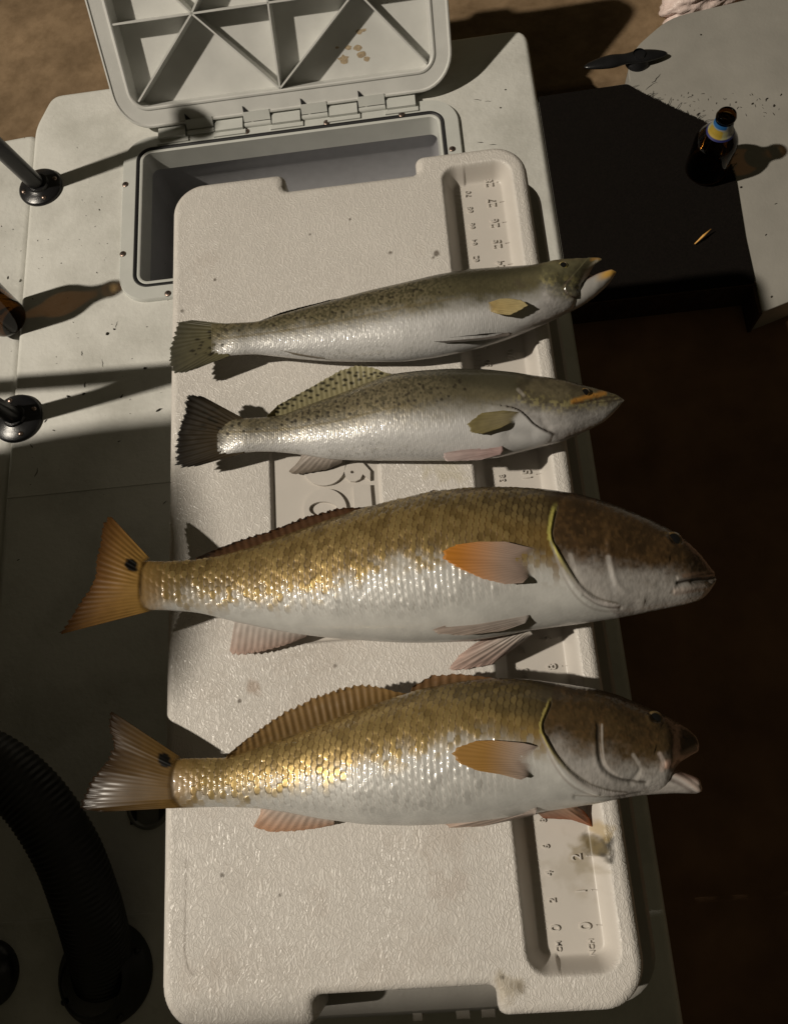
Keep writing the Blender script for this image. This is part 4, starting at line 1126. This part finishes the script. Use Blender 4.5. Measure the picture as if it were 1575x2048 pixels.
# ---- the two silvery spotted fish
def paint_trout(P):
    def f(c):
        px, py, s, g = c['px'], c['py'], c['s'], c['g']
        hg, ed, rid = scales(c['L'] - s + .05 * g ** 2, g + 20, .075, .11, .092)
        nz = vnoise(px / 40, py / 22, P['seed'], 4); nf = vnoise(px / 6, py / 6, P['seed'] + 5, 3)
        y0 = interp_px(P['olive'], px) + (nz - .5) * 26 + (nf - .5) * 10
        ol = flat(P['oc'], px) * (.86 + .2 * rid + .3 * (nf - .5))[..., None]
        wh = flat((.54, .535, .53), px) * (.85 + .3 * nz)[..., None]
        col = mixc(ol, wh, sstep(-P['soft'], P['soft'], py - y0))
        yd = interp_px(P['dark'], px)
        col = mixc(col, P['back'], sstep(14, -16, py - yd) * .85)
        hwt = sstep(-6, 10, px - interp_px(P['gillx'], py))
        str_ = (1 - hwt) * sstep(P['x1'], P['x0'], px)
        up = sstep(P['soft'], -P['soft'], py - y0)
        gold_glint = sstep(.35, .7, hg) * str_ * sstep(.2, .9, rid) * sstep(940, 760, px)  # lamp glints on the rear flank, painted into the colour
        col = mixc(col, mixc(flat((.66, .55, .34), px), (.70, .70, .68), 1 - up), gold_glint * .38)
        dk = sstep(.25, .0, ed) * str_ * up
        col = mixc(col, (.06, .05, .025), dk * .5)
        # lateral line
        dL, _, tL = polydist(px, py, P['lateral'])
        col = mixc(col, (.20, .16, .08), sstep(2.2, .5, np.abs(dL - 1)) * .5 * sstep(1, .7, tL))
        # dark spots on back and tail stalk
        r = np.random.default_rng(P['seed']); sp = np.zeros(px.shape)
        for x, y, rr in P['spots']:
            d = np.hypot((px - x) / 1.15, py - y) + (nf - .5) * 2.5; sp = np.maximum(sp, sstep(rr + 1, rr - 1.2, d))
        col = mixc(col, (.022, .017, .01), sp * .9)
        # head
        yh = interp_px(P['cheek'], px) + (nz - .5) * 26
        hc = mixc(flat(P['head'], px) * (.4 + .9 * nz)[..., None] * (.7 + .6 * nf)[..., None], np.array((.40, .385, .375)), sstep(-24, 26, py - yh + (nf - .5) * 24))
        hc = hc * (.78 + .44 * vnoise(px / 16, py / 12, P['seed'] + 9, 4))[..., None]
        hc = mixc(hc, np.array((.30, .26, .10)), .6 * sstep(.45, .7, nf) * sstep(30, 0, np.abs(py - yh + 14)))
        col = mixc(col, hc, hwt)
        dG, sG, tG = polydist(px, py, P['gill'])
        crease = sstep(5, .8, dG)
        col = mixc(col, (.07, .05, .04), crease * .65)
        for ln, wd, cc, am in P['lines']:
            d2, s2, t2 = polydist(px, py, ln); col = mixc(col, cc, sstep(wd, wd * .2, d2 + wd * .8 * (nf - .5)) * am * np.clip(.35 + 1.3 * nf, 0, 1))
        tail = sstep(P['tailx'] + 26, P['tailx'] - 6, px + (nf - .5) * 26)
        col = mixc(col, P['tailc'], tail * .9)
        col = np.where((c['sp'] < 0)[..., None], np.array((.55, .54, .53)), col)
        met = str_ * (.30 * up + .10 + .4 * sstep(.55, 1, rid) * sstep(920, 740, px)) * (1 - sp) * (1 - .8 * tail)
        disp = (hg - .5) * (.018 + .014 * sstep(900, 740, px)) * str_ + .006 * (rid - .5) * str_
        disp = disp + np.where(sG * P['gs'] > 0, .05 * np.exp(-dG / 40.0), -.02 * np.exp(-dG / 9.0)) * sstep(1.02, .85, tG)
        for ln, wd, dp in P['creases']:
            d2, s2, t2 = polydist(px, py, ln); disp = disp - dp * np.exp(-(d2 / wd) ** 2)
        disp = disp + .03 * (nz - .5) * hwt + .012 * (nf - .5) * hwt - .03 * np.exp(-(dL / 5) ** 2) * 0
        return col, met, disp
    return f

def spots(seed, n, x0, x1, fy0, fy1, r0, r1):
    r = np.random.default_rng(seed); out = []
    for _ in range(n):
        x = r.uniform(x0, x1); a, b = fy0(x), fy1(x)
        out.append((x, r.uniform(a, b), r.uniform(r0, r1)))
    return out

# uppermost fish
FC = thing('fish', 'slender silvery fish with gaping mouth, topmost of the four on the lid', 'fish', (-5, 20, TOP), 'fish laid across the cooler lid')
topC = [(420, 648), (446, 648), (516, 646), (554, 634), (617, 617), (681, 601), (744, 585), (808, 571), (871, 556), (935, 545), (998, 540), (1062, 535), (1090, 529), (1113, 523), (1151, 519), (1189, 516), (1200, 516)]
botC = [(420, 716), (452, 711), (510, 707), (554, 712), (605, 717), (649, 720), (713, 721), (808, 720), (871, 712), (920, 702), (960, 693), (1017, 675), (1055, 660), (1093, 644), (1122, 630), (1146, 618), (1158, 602), (1166, 572), (1176, 546), (1187, 529), (1200, 521)]
PC = dict(seed=301, oc=(.125, .11, .06), back=(.05, .046, .026), head=(.14, .128, .07), soft=26,
          olive=[(400, 690), (520, 672), (640, 655), (760, 634), (860, 618), (950, 606), (1050, 602), (1300, 560)],
          dark=[(400, 640), (520, 643), (700, 604), (860, 566), (1000, 553), (1100, 540), (1200, 525)],
          gillx=[(500, 1085), (560, 1078), (600, 1080), (640, 1060), (680, 1010)], x0=960, x1=1090,
          lateral=[(440, 678), (560, 664), (700, 638), (850, 606), (960, 590)],
          spots=[(437, 671, 4), (452, 660, 3.5), (428, 690, 4), (445, 690, 3), (478, 661, 3), (425, 660, 3)] + spots(5, 34, 520, 900, lambda x: np.interp(x, [520, 900], [645, 556]) + 4, lambda x: np.interp(x, [520, 900], [658, 580]), 1.6, 3.2),
          cheek=[(1000, 580), (1080, 575), (1130, 590), (1160, 600), (1250, 560)], gs=1,
          gill=[(1140, 556), (1126, 572), (1132, 588), (1148, 596), (1158, 590)],
          lines=[([(1158, 570), (1171, 544), (1192, 521)], 5, (.50, .45, .38), .55), ([(1034, 566), (1042, 572)], 12, (.09, .07, .05), .5), ([(1056, 560), (1068, 572)], 9, (.12, .10, .05), .4), ([(1196, 517), (1180, 520)], 5, (.50, .25, .05), .5)],
          creases=[([(960, 598), (1000, 606), (1060, 612)], 5, .02)],
          tailx=424, tailc=(.10, .085, .04))
pC = paint_trout(PC)
oC, sC = fish_body('body', FC, topC, botC, 424, 1202, .72, 1, tail_lift=.5, paint=pC, kprof=([0, .05, .1, .3, .8, 1], [.12, .72, .85, 1, 1.05, .55]), n=820, tail_drop=.25, snout_round=10)
zcC = float(np.median(sC['zc'])); zt = float(sC['zc'][0])
def jawpaintC(c):
    col, met, disp = pC(c)
    px, py = c['px'], c['py']
    col = mixc(flat((.31, .30, .285), px) * (.9 + .2 * vnoise(px / 10, py / 8, 4, 3))[..., None], (.62, .36, .08), sstep(1185, 1215, px) * sstep(14, 2, np.abs(py - interp_px([(1150, 578), (1194, 550), (1224, 541)], px) - 4)))
    col = mixc(col, (.14, .04, .02), sstep(.55, .95, -c['t']) * .8)
    return col, met * 0, disp * .3
jC, sjC = fish_body('lower_jaw', FC, [(1085, 612), (1120, 594), (1150, 576), (1170, 562), (1194, 549), (1223, 539), (1231, 541)], [(1085, 652), (1093, 644), (1122, 630), (1150, 618), (1170, 606), (1189, 593), (1208, 576), (1223, 559), (1231, 548)], 1088, 1231, .85, 1, paint=jawpaintC, n=180, mt=44, mbm=16, sm=4, lift=zcC - TOP - .5, tail_drop=0)
mb = MB(); q = at(1176, 552, zcC - .1); mb.lathe([(0, -.4), (.3, -.36), (.42, -.1), (.36, .0), (.15, .06), (0, .07)], q + np.array([0, 0, -.4]), 18)
add('mouth_lining', mb.V, mb.F, MAT['skin'], FC, True, col=np.tile(np.array([[.045, .018, .01, 0]]), (len(mb.V), 1)))
def troutfin(base, tip, a=.97, sp=None, dark=.4):
    def f(u, v, r, px, py):
        c = mixc(flat(base, u), np.array(tip), v) * (.85 + .3 * vnoise(px / 9, py / 9, 63, 3))[..., None]
        c = c * (1 - dark * .22 * (1 - sstep(-.6, .6, r)))[..., None]
        if sp:
            m = np.zeros(u.shape)
            for x, y, rr in sp: m = np.maximum(m, sstep(rr + .8, rr - 1, np.hypot((px - x) / 1.5, (py - y) * 1.15)))
            c = mixc(c, (.02, .016, .008), m * .92)
        return c, np.full(u.shape, a)
    return f
tsp = spots(9, 16, 385, 430, lambda x: 660, lambda x: 710, 2, 3.5)
fin('tail_fin', FC, [(470, 649), (428, 680), (460, 711)], [(380, 640), (352, 644), (345, 672), (337, 696), (336, 735), (344, 748), (366, 747), (397, 736)], [zt + .03, zt + .08, zt + .03], [zt - .1, zt + .15, zt + .0], troutfin((.17, .15, .075), (.085, .08, .055), .98, tsp), rays=17, amp=.03, ragged=.05, seed=21)
fin('dorsal_fin', FC, [(514, 648), (609, 622), (690, 602), (790, 578)], [(516, 643), (561, 624), (609, 611), (658, 599), (694, 593), (790, 573)], zcC - .05, zcC + .2, troutfin((.10, .09, .045), (.09, .08, .05), .98, None, .5), rays=22, amp=.03, ragged=.1, seed=22)
fin('anal_fin', FC, [(560, 700), (600, 708), (650, 716)], [(545, 693), (549, 702), (573, 717), (634, 720), (650, 719)], surf_z(sC, 580, 702)[2] + .05, zcC - .2, troutfin((.30, .26, .20), (.16, .13, .09), .98, None, .6), rays=9, amp=.03, seed=23)
fin('pectoral_fin', FC, [(974, 606), (973, 614), (979, 622)], [(1000, 597), (1020, 596), (1044, 600), (1058, 610), (1042, 620), (1020, 630), (995, 628)], surf_z(sC, 975, 612)[2] + .0, surf_z(sC, 1040, 612)[2] + .25, troutfin((.46, .34, .14), (.58, .48, .25), .98, None, .25), rays=11, amp=.014, arch=.05, thick=.025, fade=.25, seed=24)
fin('pelvic_fin', FC, [(1018, 664), (1022, 668), (1016, 672)], [(960, 668), (900, 675), (858, 681), (880, 686), (970, 680)], surf_z(sC, 1015, 668)[2] + .04, surf_z(sC, 900, 682)[2] + .1, troutfin((.22, .19, .17), (.12, .11, .10), .98, None, .5), rays=7, amp=.03, seed=25)
eye(FC, sC, 1125, 531, 8, (.42, .34, .10), sink=.2)

# second fish
FD = thing('fish', 'silver fish with black spotted back fin and dark tail, second from the top', 'fish', (-5, 16.5, TOP), 'fish laid across the cooler lid')
topD = [(430, 836), (446, 837), (489, 838), (532, 836), (567, 832), (617, 812), (681, 791), (744, 766), (789, 752), (840, 746), (903, 742), (967, 743), (1030, 749), (1094, 758), (1157, 770), (1208, 783), (1236, 791), (1246, 798)]
botD = [(430, 912), (477, 906), (516, 902), (550, 903), (586, 906), (656, 917), (709, 919), (777, 919), (823, 919), (871, 919), (930, 918), (992, 914), (1017, 908), (1074, 894), (1122, 882), (1150, 871), (1179, 858), (1208, 843), (1227, 825), (1240, 810), (1246, 804)]
PD = dict(seed=401, oc=(.145, .125, .076), back=(.062, .056, .034), head=(.12, .10, .06), soft=34,
          olive=[(400, 880), (520, 872), (640, 858), (760, 838), (860, 828), (950, 824), (1050, 815), (1300, 800)],
          dark=[(400, 825), (540, 834), (700, 778), (800, 752), (900, 765), (1000, 785), (1100, 785), (1260, 785)],
          gillx=[(700, 1035), (780, 1030), (816, 1022), (830, 1048), (856, 1080), (880, 1110), (920, 1130)], x0=900, x1=1020,
          lateral=[(430, 865), (560, 862), (680, 842), (780, 815), (860, 800)],
          spots=[(478, 848, 3.5), (465, 852, 3), (513, 858, 3), (487, 862, 2.5), (444, 858, 3.5), (455, 868, 3)] + spots(6, 85, 560, 930, lambda x: np.interp(x, [560, 680, 800, 930], [838, 795, 754, 748]) + 3, lambda x: np.interp(x, [560, 680, 800, 930], [850, 830, 815, 800]), 1.5, 3.4),
          cheek=[(1000, 800), (1080, 822), (1150, 822), (1200, 815), (1260, 805)], gs=-1,
          gill=[(1012, 813), (1025, 815), (1040, 822), (1053, 834), (1063, 846), (1082, 858), (1107, 868)],
          lines=[([(1143, 804), (1165, 797), (1185, 791), (1208, 786)], 8, (.60, .28, .05), .85), ([(1150, 806), (1180, 802), (1205, 794), (1238, 793)], 3.5, (.05, .03, .02), .7), ([(1192, 805), (1215, 803), (1243, 799)], 3, (.06, .04, .03), .6),
                 ([(1035, 779), (1046, 790)], 5, (.55, .5, .44), .5), ([(1100, 905), (1000, 912)], 3, (.4, .2, .18), .3)],
          creases=[([(1150, 806), (1180, 802), (1205, 794), (1238, 793)], 4, .03), ([(1085, 845), (1095, 855)], 8, .04), ([(1020, 868), (1060, 870)], 14, .05)],
          tailx=432, tailc=(.035, .028, .018))
oD, sD = fish_body('body', FD, topD, botD, 436, 1247, .72, 1, tail_lift=.6, paint=paint_trout(PD), kprof=([0, .05, .1, .3, .8, 1], [.12, .72, .85, 1, 1.05, .60]), n=820)
zcD = float(np.median(sD['zc'])); zt = float(sD['zc'][0])
tsp = spots(12, 18, 400, 440, lambda x: 815, lambda x: 860, 2, 3.5)
fin('tail_fin', FD, [(492, 839), (438, 868), (490, 905)], [(400, 790), (373, 786), (366, 800), (366, 822), (356, 851), (351, 870), (347, 902), (347, 931), (359, 937), (392, 933)], [zt + .03, zt + .08, zt + .03], [zt + .75, zt + .25, zt - .05], troutfin((.07, .05, .025), (.012, .010, .008), .985, tsp), rays=17, amp=.03, ragged=.06, seed=31)
dsp = []
for i in range(13):
    for j in range(3):
        t_ = (i + .5 * (j % 2)) / 13; dsp.append((np.interp(t_, [0, 1], [552, 772]) - j * 4 + random.uniform(-3, 3), np.interp(t_, [0, .35, .7, 1], [825, 792, 764, 750]) - j * np.interp(t_, [0, .4, .7, 1], [4, 9, 10, 3]) + random.uniform(-2, 2), random.uniform(2.4, 3.6)))
fin('dorsal_fin', FD, [(532, 838), (567, 835), (617, 815), (681, 794), (744, 769), (791, 753)], [(536, 829), (556, 809), (617, 775), (681, 738), (713, 729), (744, 733), (770, 744), (790, 750)], zcD - .05, zcD + .25, troutfin((.34, .30, .16), (.44, .40, .24), .98, dsp, .35), rays=26, amp=.03, ragged=.05, seed=32)
fin('anal_fin', FD, [(600, 904), (640, 912), (684, 920)], [(604, 918), (577, 942), (582, 949), (606, 948), (656, 939), (684, 926)], zcD - .3, zcD - .85, troutfin((.56, .50, .45), (.24, .20, .16), .98, None, .5), rays=10, amp=.03, seed=33)
fin('pectoral_fin', FD, [(1040, 824), (1036, 832), (1026, 842)], [(1004, 821), (960, 826), (932, 848), (940, 866), (962, 868), (1000, 856)], surf_z(sD, 1034, 832)[2] + .02, surf_z(sD, 950, 852)[2] + .14, troutfin((.36, .31, .19), (.23, .19, .08), .95, None, .3), rays=11, amp=.012, arch=.05, thick=.02, fade=.3, seed=34)
fin('pelvic_fin', FD, [(1004, 892), (1006, 900), (1000, 909)], [(940, 896), (884, 906), (882, 914), (892, 923), (960, 920)], surf_z(sD, 990, 898)[2] + .06, surf_z(sD, 900, 906)[2] + .12, troutfin((.50, .36, .34), (.54, .44, .42), .98, None, .5), rays=7, amp=.04, seed=35)
eye(FD, sD, 1169, 784, 8.5, (.25, .15, .04), sink=.3)

# ------------------------------------------------------------------ bottles
def bottle(px, py, label, paper=True, sq=1.0):
    b = at(px, py, DZ)
    zb = DZ + .14 if px > 1000 else DZ + .01
    t = thing('beer_bottle', label, 'bottle', (b[0], b[1], zb), 'brown glass bottles')
    prof = [(0, .12), (.9, .10), (1.15, .02), (1.28, .12), (1.33, .35), (1.33, 3.6), (1.30, 4.0), (1.16, 4.45), (.92, 4.95), (.70, 5.45), (.60, 5.95), (.55, 6.5), (.53, 6.75), (.60, 6.80), (.61, 6.98), (.55, 7.04), (.54, 7.25), (.48, 7.3), (.40, 7.26), (.38, 6.9)]
    prof = [(r * (.95 if sq < 1 else 1), z * sq) for r, z in prof]
    mb = MB(); mb.lathe(prof, (b[0], b[1], zb), 56); mb.build('glass', MAT['glass'], t, True)
    if paper:
        n, m = 56, 22; V = []; C = []; zs = np.linspace(5.12 * sq, 6.55 * sq, m)
        pr = np.array(prof[7:13])
        for z in zs:
            r = np.interp(z, pr[:, 1], pr[:, 0]) + .015
            for k in range(n):
                a = 2 * math.pi * k / n
                V.append((b[0] + r * math.cos(a), b[1] + r * math.sin(a), zb + z))
                f = (z / sq - 5.12) / 1.43; ang = (math.degrees(a) - 215 + 180) % 360 - 180
                c = np.array((.62, .62, .56))
                if f < .13: c = np.array((.03, .04, .25))
                elif f < .62 and abs(ang) < 48 - 30 * abs(f - .38): c = np.array((.72, .50, .06))
                elif f < .60 and abs(ang) < 70: c = np.array((.66, .64, .34))
                if .62 < f < .72: c = np.array((.40, .55, .62)) if ang < 20 else c
                if f > .74: c = np.array((.03, .22, .62)) if abs(ang) < 60 else np.array((.45, .55, .62))
                C.append(c * .42)  # print darkened to carry the shade on the neck
        F = [[i * n + k, i * n + (k + 1) % n, (i + 1) * n + (k + 1) % n, (i + 1) * n + k] for i in range(m - 1) for k in range(n)]
        add('neck_label', V, F, MAT['vcol'], t, True, col=np.array(C))
    return t
bottle(1408, 343, 'dark brown bottle with blue and yellow neck label, on the far right', True, .63)
bottle(17, 641, 'amber glass bottle cut off by the left edge, throwing an orange shadow', False, 1.17)

# ------------------------------------------------------------------ small loose things
p = at(1388, 488, DZ + .15); q = at(1421, 458, DZ + .4)
st = thing('straw', 'bright golden sliver of dry straw on the dark sheet below the bottle', 'straw', (p[0], p[1], DZ))
mb = MB(); mb.tube([p, (p + q) / 2 + np.array([.03, .02, .04]), q], [.03, .075, .02], 8); mb.build('stem', MAT['straw'], st, True)

# pale lumpy stone on the bank
c = at(1400, 8, -20.2)
t = thing('stone', 'pale pinkish lumpy stone on the brown bank in the top right corner', 'stone', (c[0], c[1], -21))
n, m = 96, 60; V = []
th = np.linspace(0, 2 * math.pi, n, endpoint=False); ph = np.linspace(-math.pi / 2, math.pi / 2, m)
TH_, PH_ = np.meshgrid(th, ph, indexing='ij')
dx, dy, dz = np.cos(PH_) * np.cos(TH_), np.cos(PH_) * np.sin(TH_), np.sin(PH_)
rr = 1 + .30 * (vnoise(dx * 2.2 + 5, dy * 2.2 + dz * 1.7 + 3, 55, 3) - .5) + .20 * (vnoise(dx * 6 + 9, dy * 6 + dz * 5 + 2, 56, 3) - .5)
ang = math.radians(28)
lx, ly, lz = dx * rr * 4.6, dy * rr * 2.15, dz * rr * 1.75
V = np.stack([c[0] + 1.1 + lx * math.cos(ang) - ly * math.sin(ang), c[1] + .9 + lx * math.sin(ang) + ly * math.cos(ang), -19.5 + lz], -1).reshape(-1, 3)
ii = np.arange(n * m).reshape(n, m); i2 = np.roll(ii, -1, 0)
F = np.stack([ii[:, :-1], i2[:, :-1], i2[:, 1:], ii[:, 1:]], -1).reshape(-1, 4)
add('rock', V, F, MAT['stone'], t, True)

# flecks, hairs and crumbs on the decks
mb = MB()
def fleck(px, py, L_, W_, a, z=None):
    z = DZ if z is None else z
    p = at(px, py, z); d = np.array([math.cos(a), math.sin(a), 0]); nrm = np.array([-d[1], d[0], 0])
    pts = []
    for k in range(5):
        t = k / 4 - .5; pts.append(p + d * t * L_ + nrm * (t * t - .1) * L_ * random.uniform(-.8, .8) + np.array([0, 0, .02 + W_ * .4]))
    mb.tube(pts, [W_ * .3, W_ * .9, W_, W_ * .7, W_ * .25], 6)
for px, py, L_, W_ in ((17, 556, .25, .06), (215, 668, .22, .08), (229, 659, .12, .06), (233, 649, .5, .012), (170, 770, .4, .025), (137, 793, .2, .07), (168, 788, .22, .07), (244, 793, .28, .05), (291, 737, .2, .08), (205, 727, .6, .012), (318, 820, .4, .06), (239, 883, .2, .03), (64, 892, .35, .03), (74, 945, .6, .02), (108, 861, .2, .03), (92, 842, .25, .03), (199, 420, .15, .03), (4, 453, .1, .04), (66, 598, .15, .03), (164, 707, .35, .018), (38, 1120, .2, .03), (330, 1005, .3, .02)):
    fleck(px, py, L_, W_, random.uniform(0, math.pi))
for px, py, L_, W_ in ((1010, 180, .12, .04), (1000, 216, .1, .05), (955, 200, .5, .015), (975, 203, .4, .012), (960, 285, .4, .02), (985, 290, .5, .015)):
    fleck(px, py, L_, W_, random.uniform(0, math.pi))
for px, py, L_, W_ in ((1312, 158, .9, .02), (1300, 172, 1.0, .012), (1400, 70, .1, .05), (1546, 212, .2, .06), (1503, 208, .18, .05), (1395, 229, .3, .05), (1383, 191, .1, .04), (1532, 198, .2, .04), (1480, 375, .15, .06), (1541, 594, .15, .05), (1470, 205, .12, .04), (1560, 190, .2, .03), (1530, 470, .15, .03), (1550, 408, .2, .02)):
    fleck(px, py, L_, W_, random.uniform(.3, 1.3), DZ - .1)
for k in range(60):
    x, y = random.uniform(1300, 1570), random.uniform(185, 235)
    if y > 190 + (x - 1290) * .46 - 8 and x < 1440: continue
    fleck(x, y, random.uniform(.05, .25), random.uniform(.008, .02), random.uniform(0, math.pi), DZ - .1)
for k in range(60):
    fleck(random.uniform(5, 340), random.uniform(230, 1000), random.uniform(.04, .14), random.uniform(.008, .022), random.uniform(0, math.pi))
mb.build('deck_debris', MAT['grime'], None, True, kind='stuff')
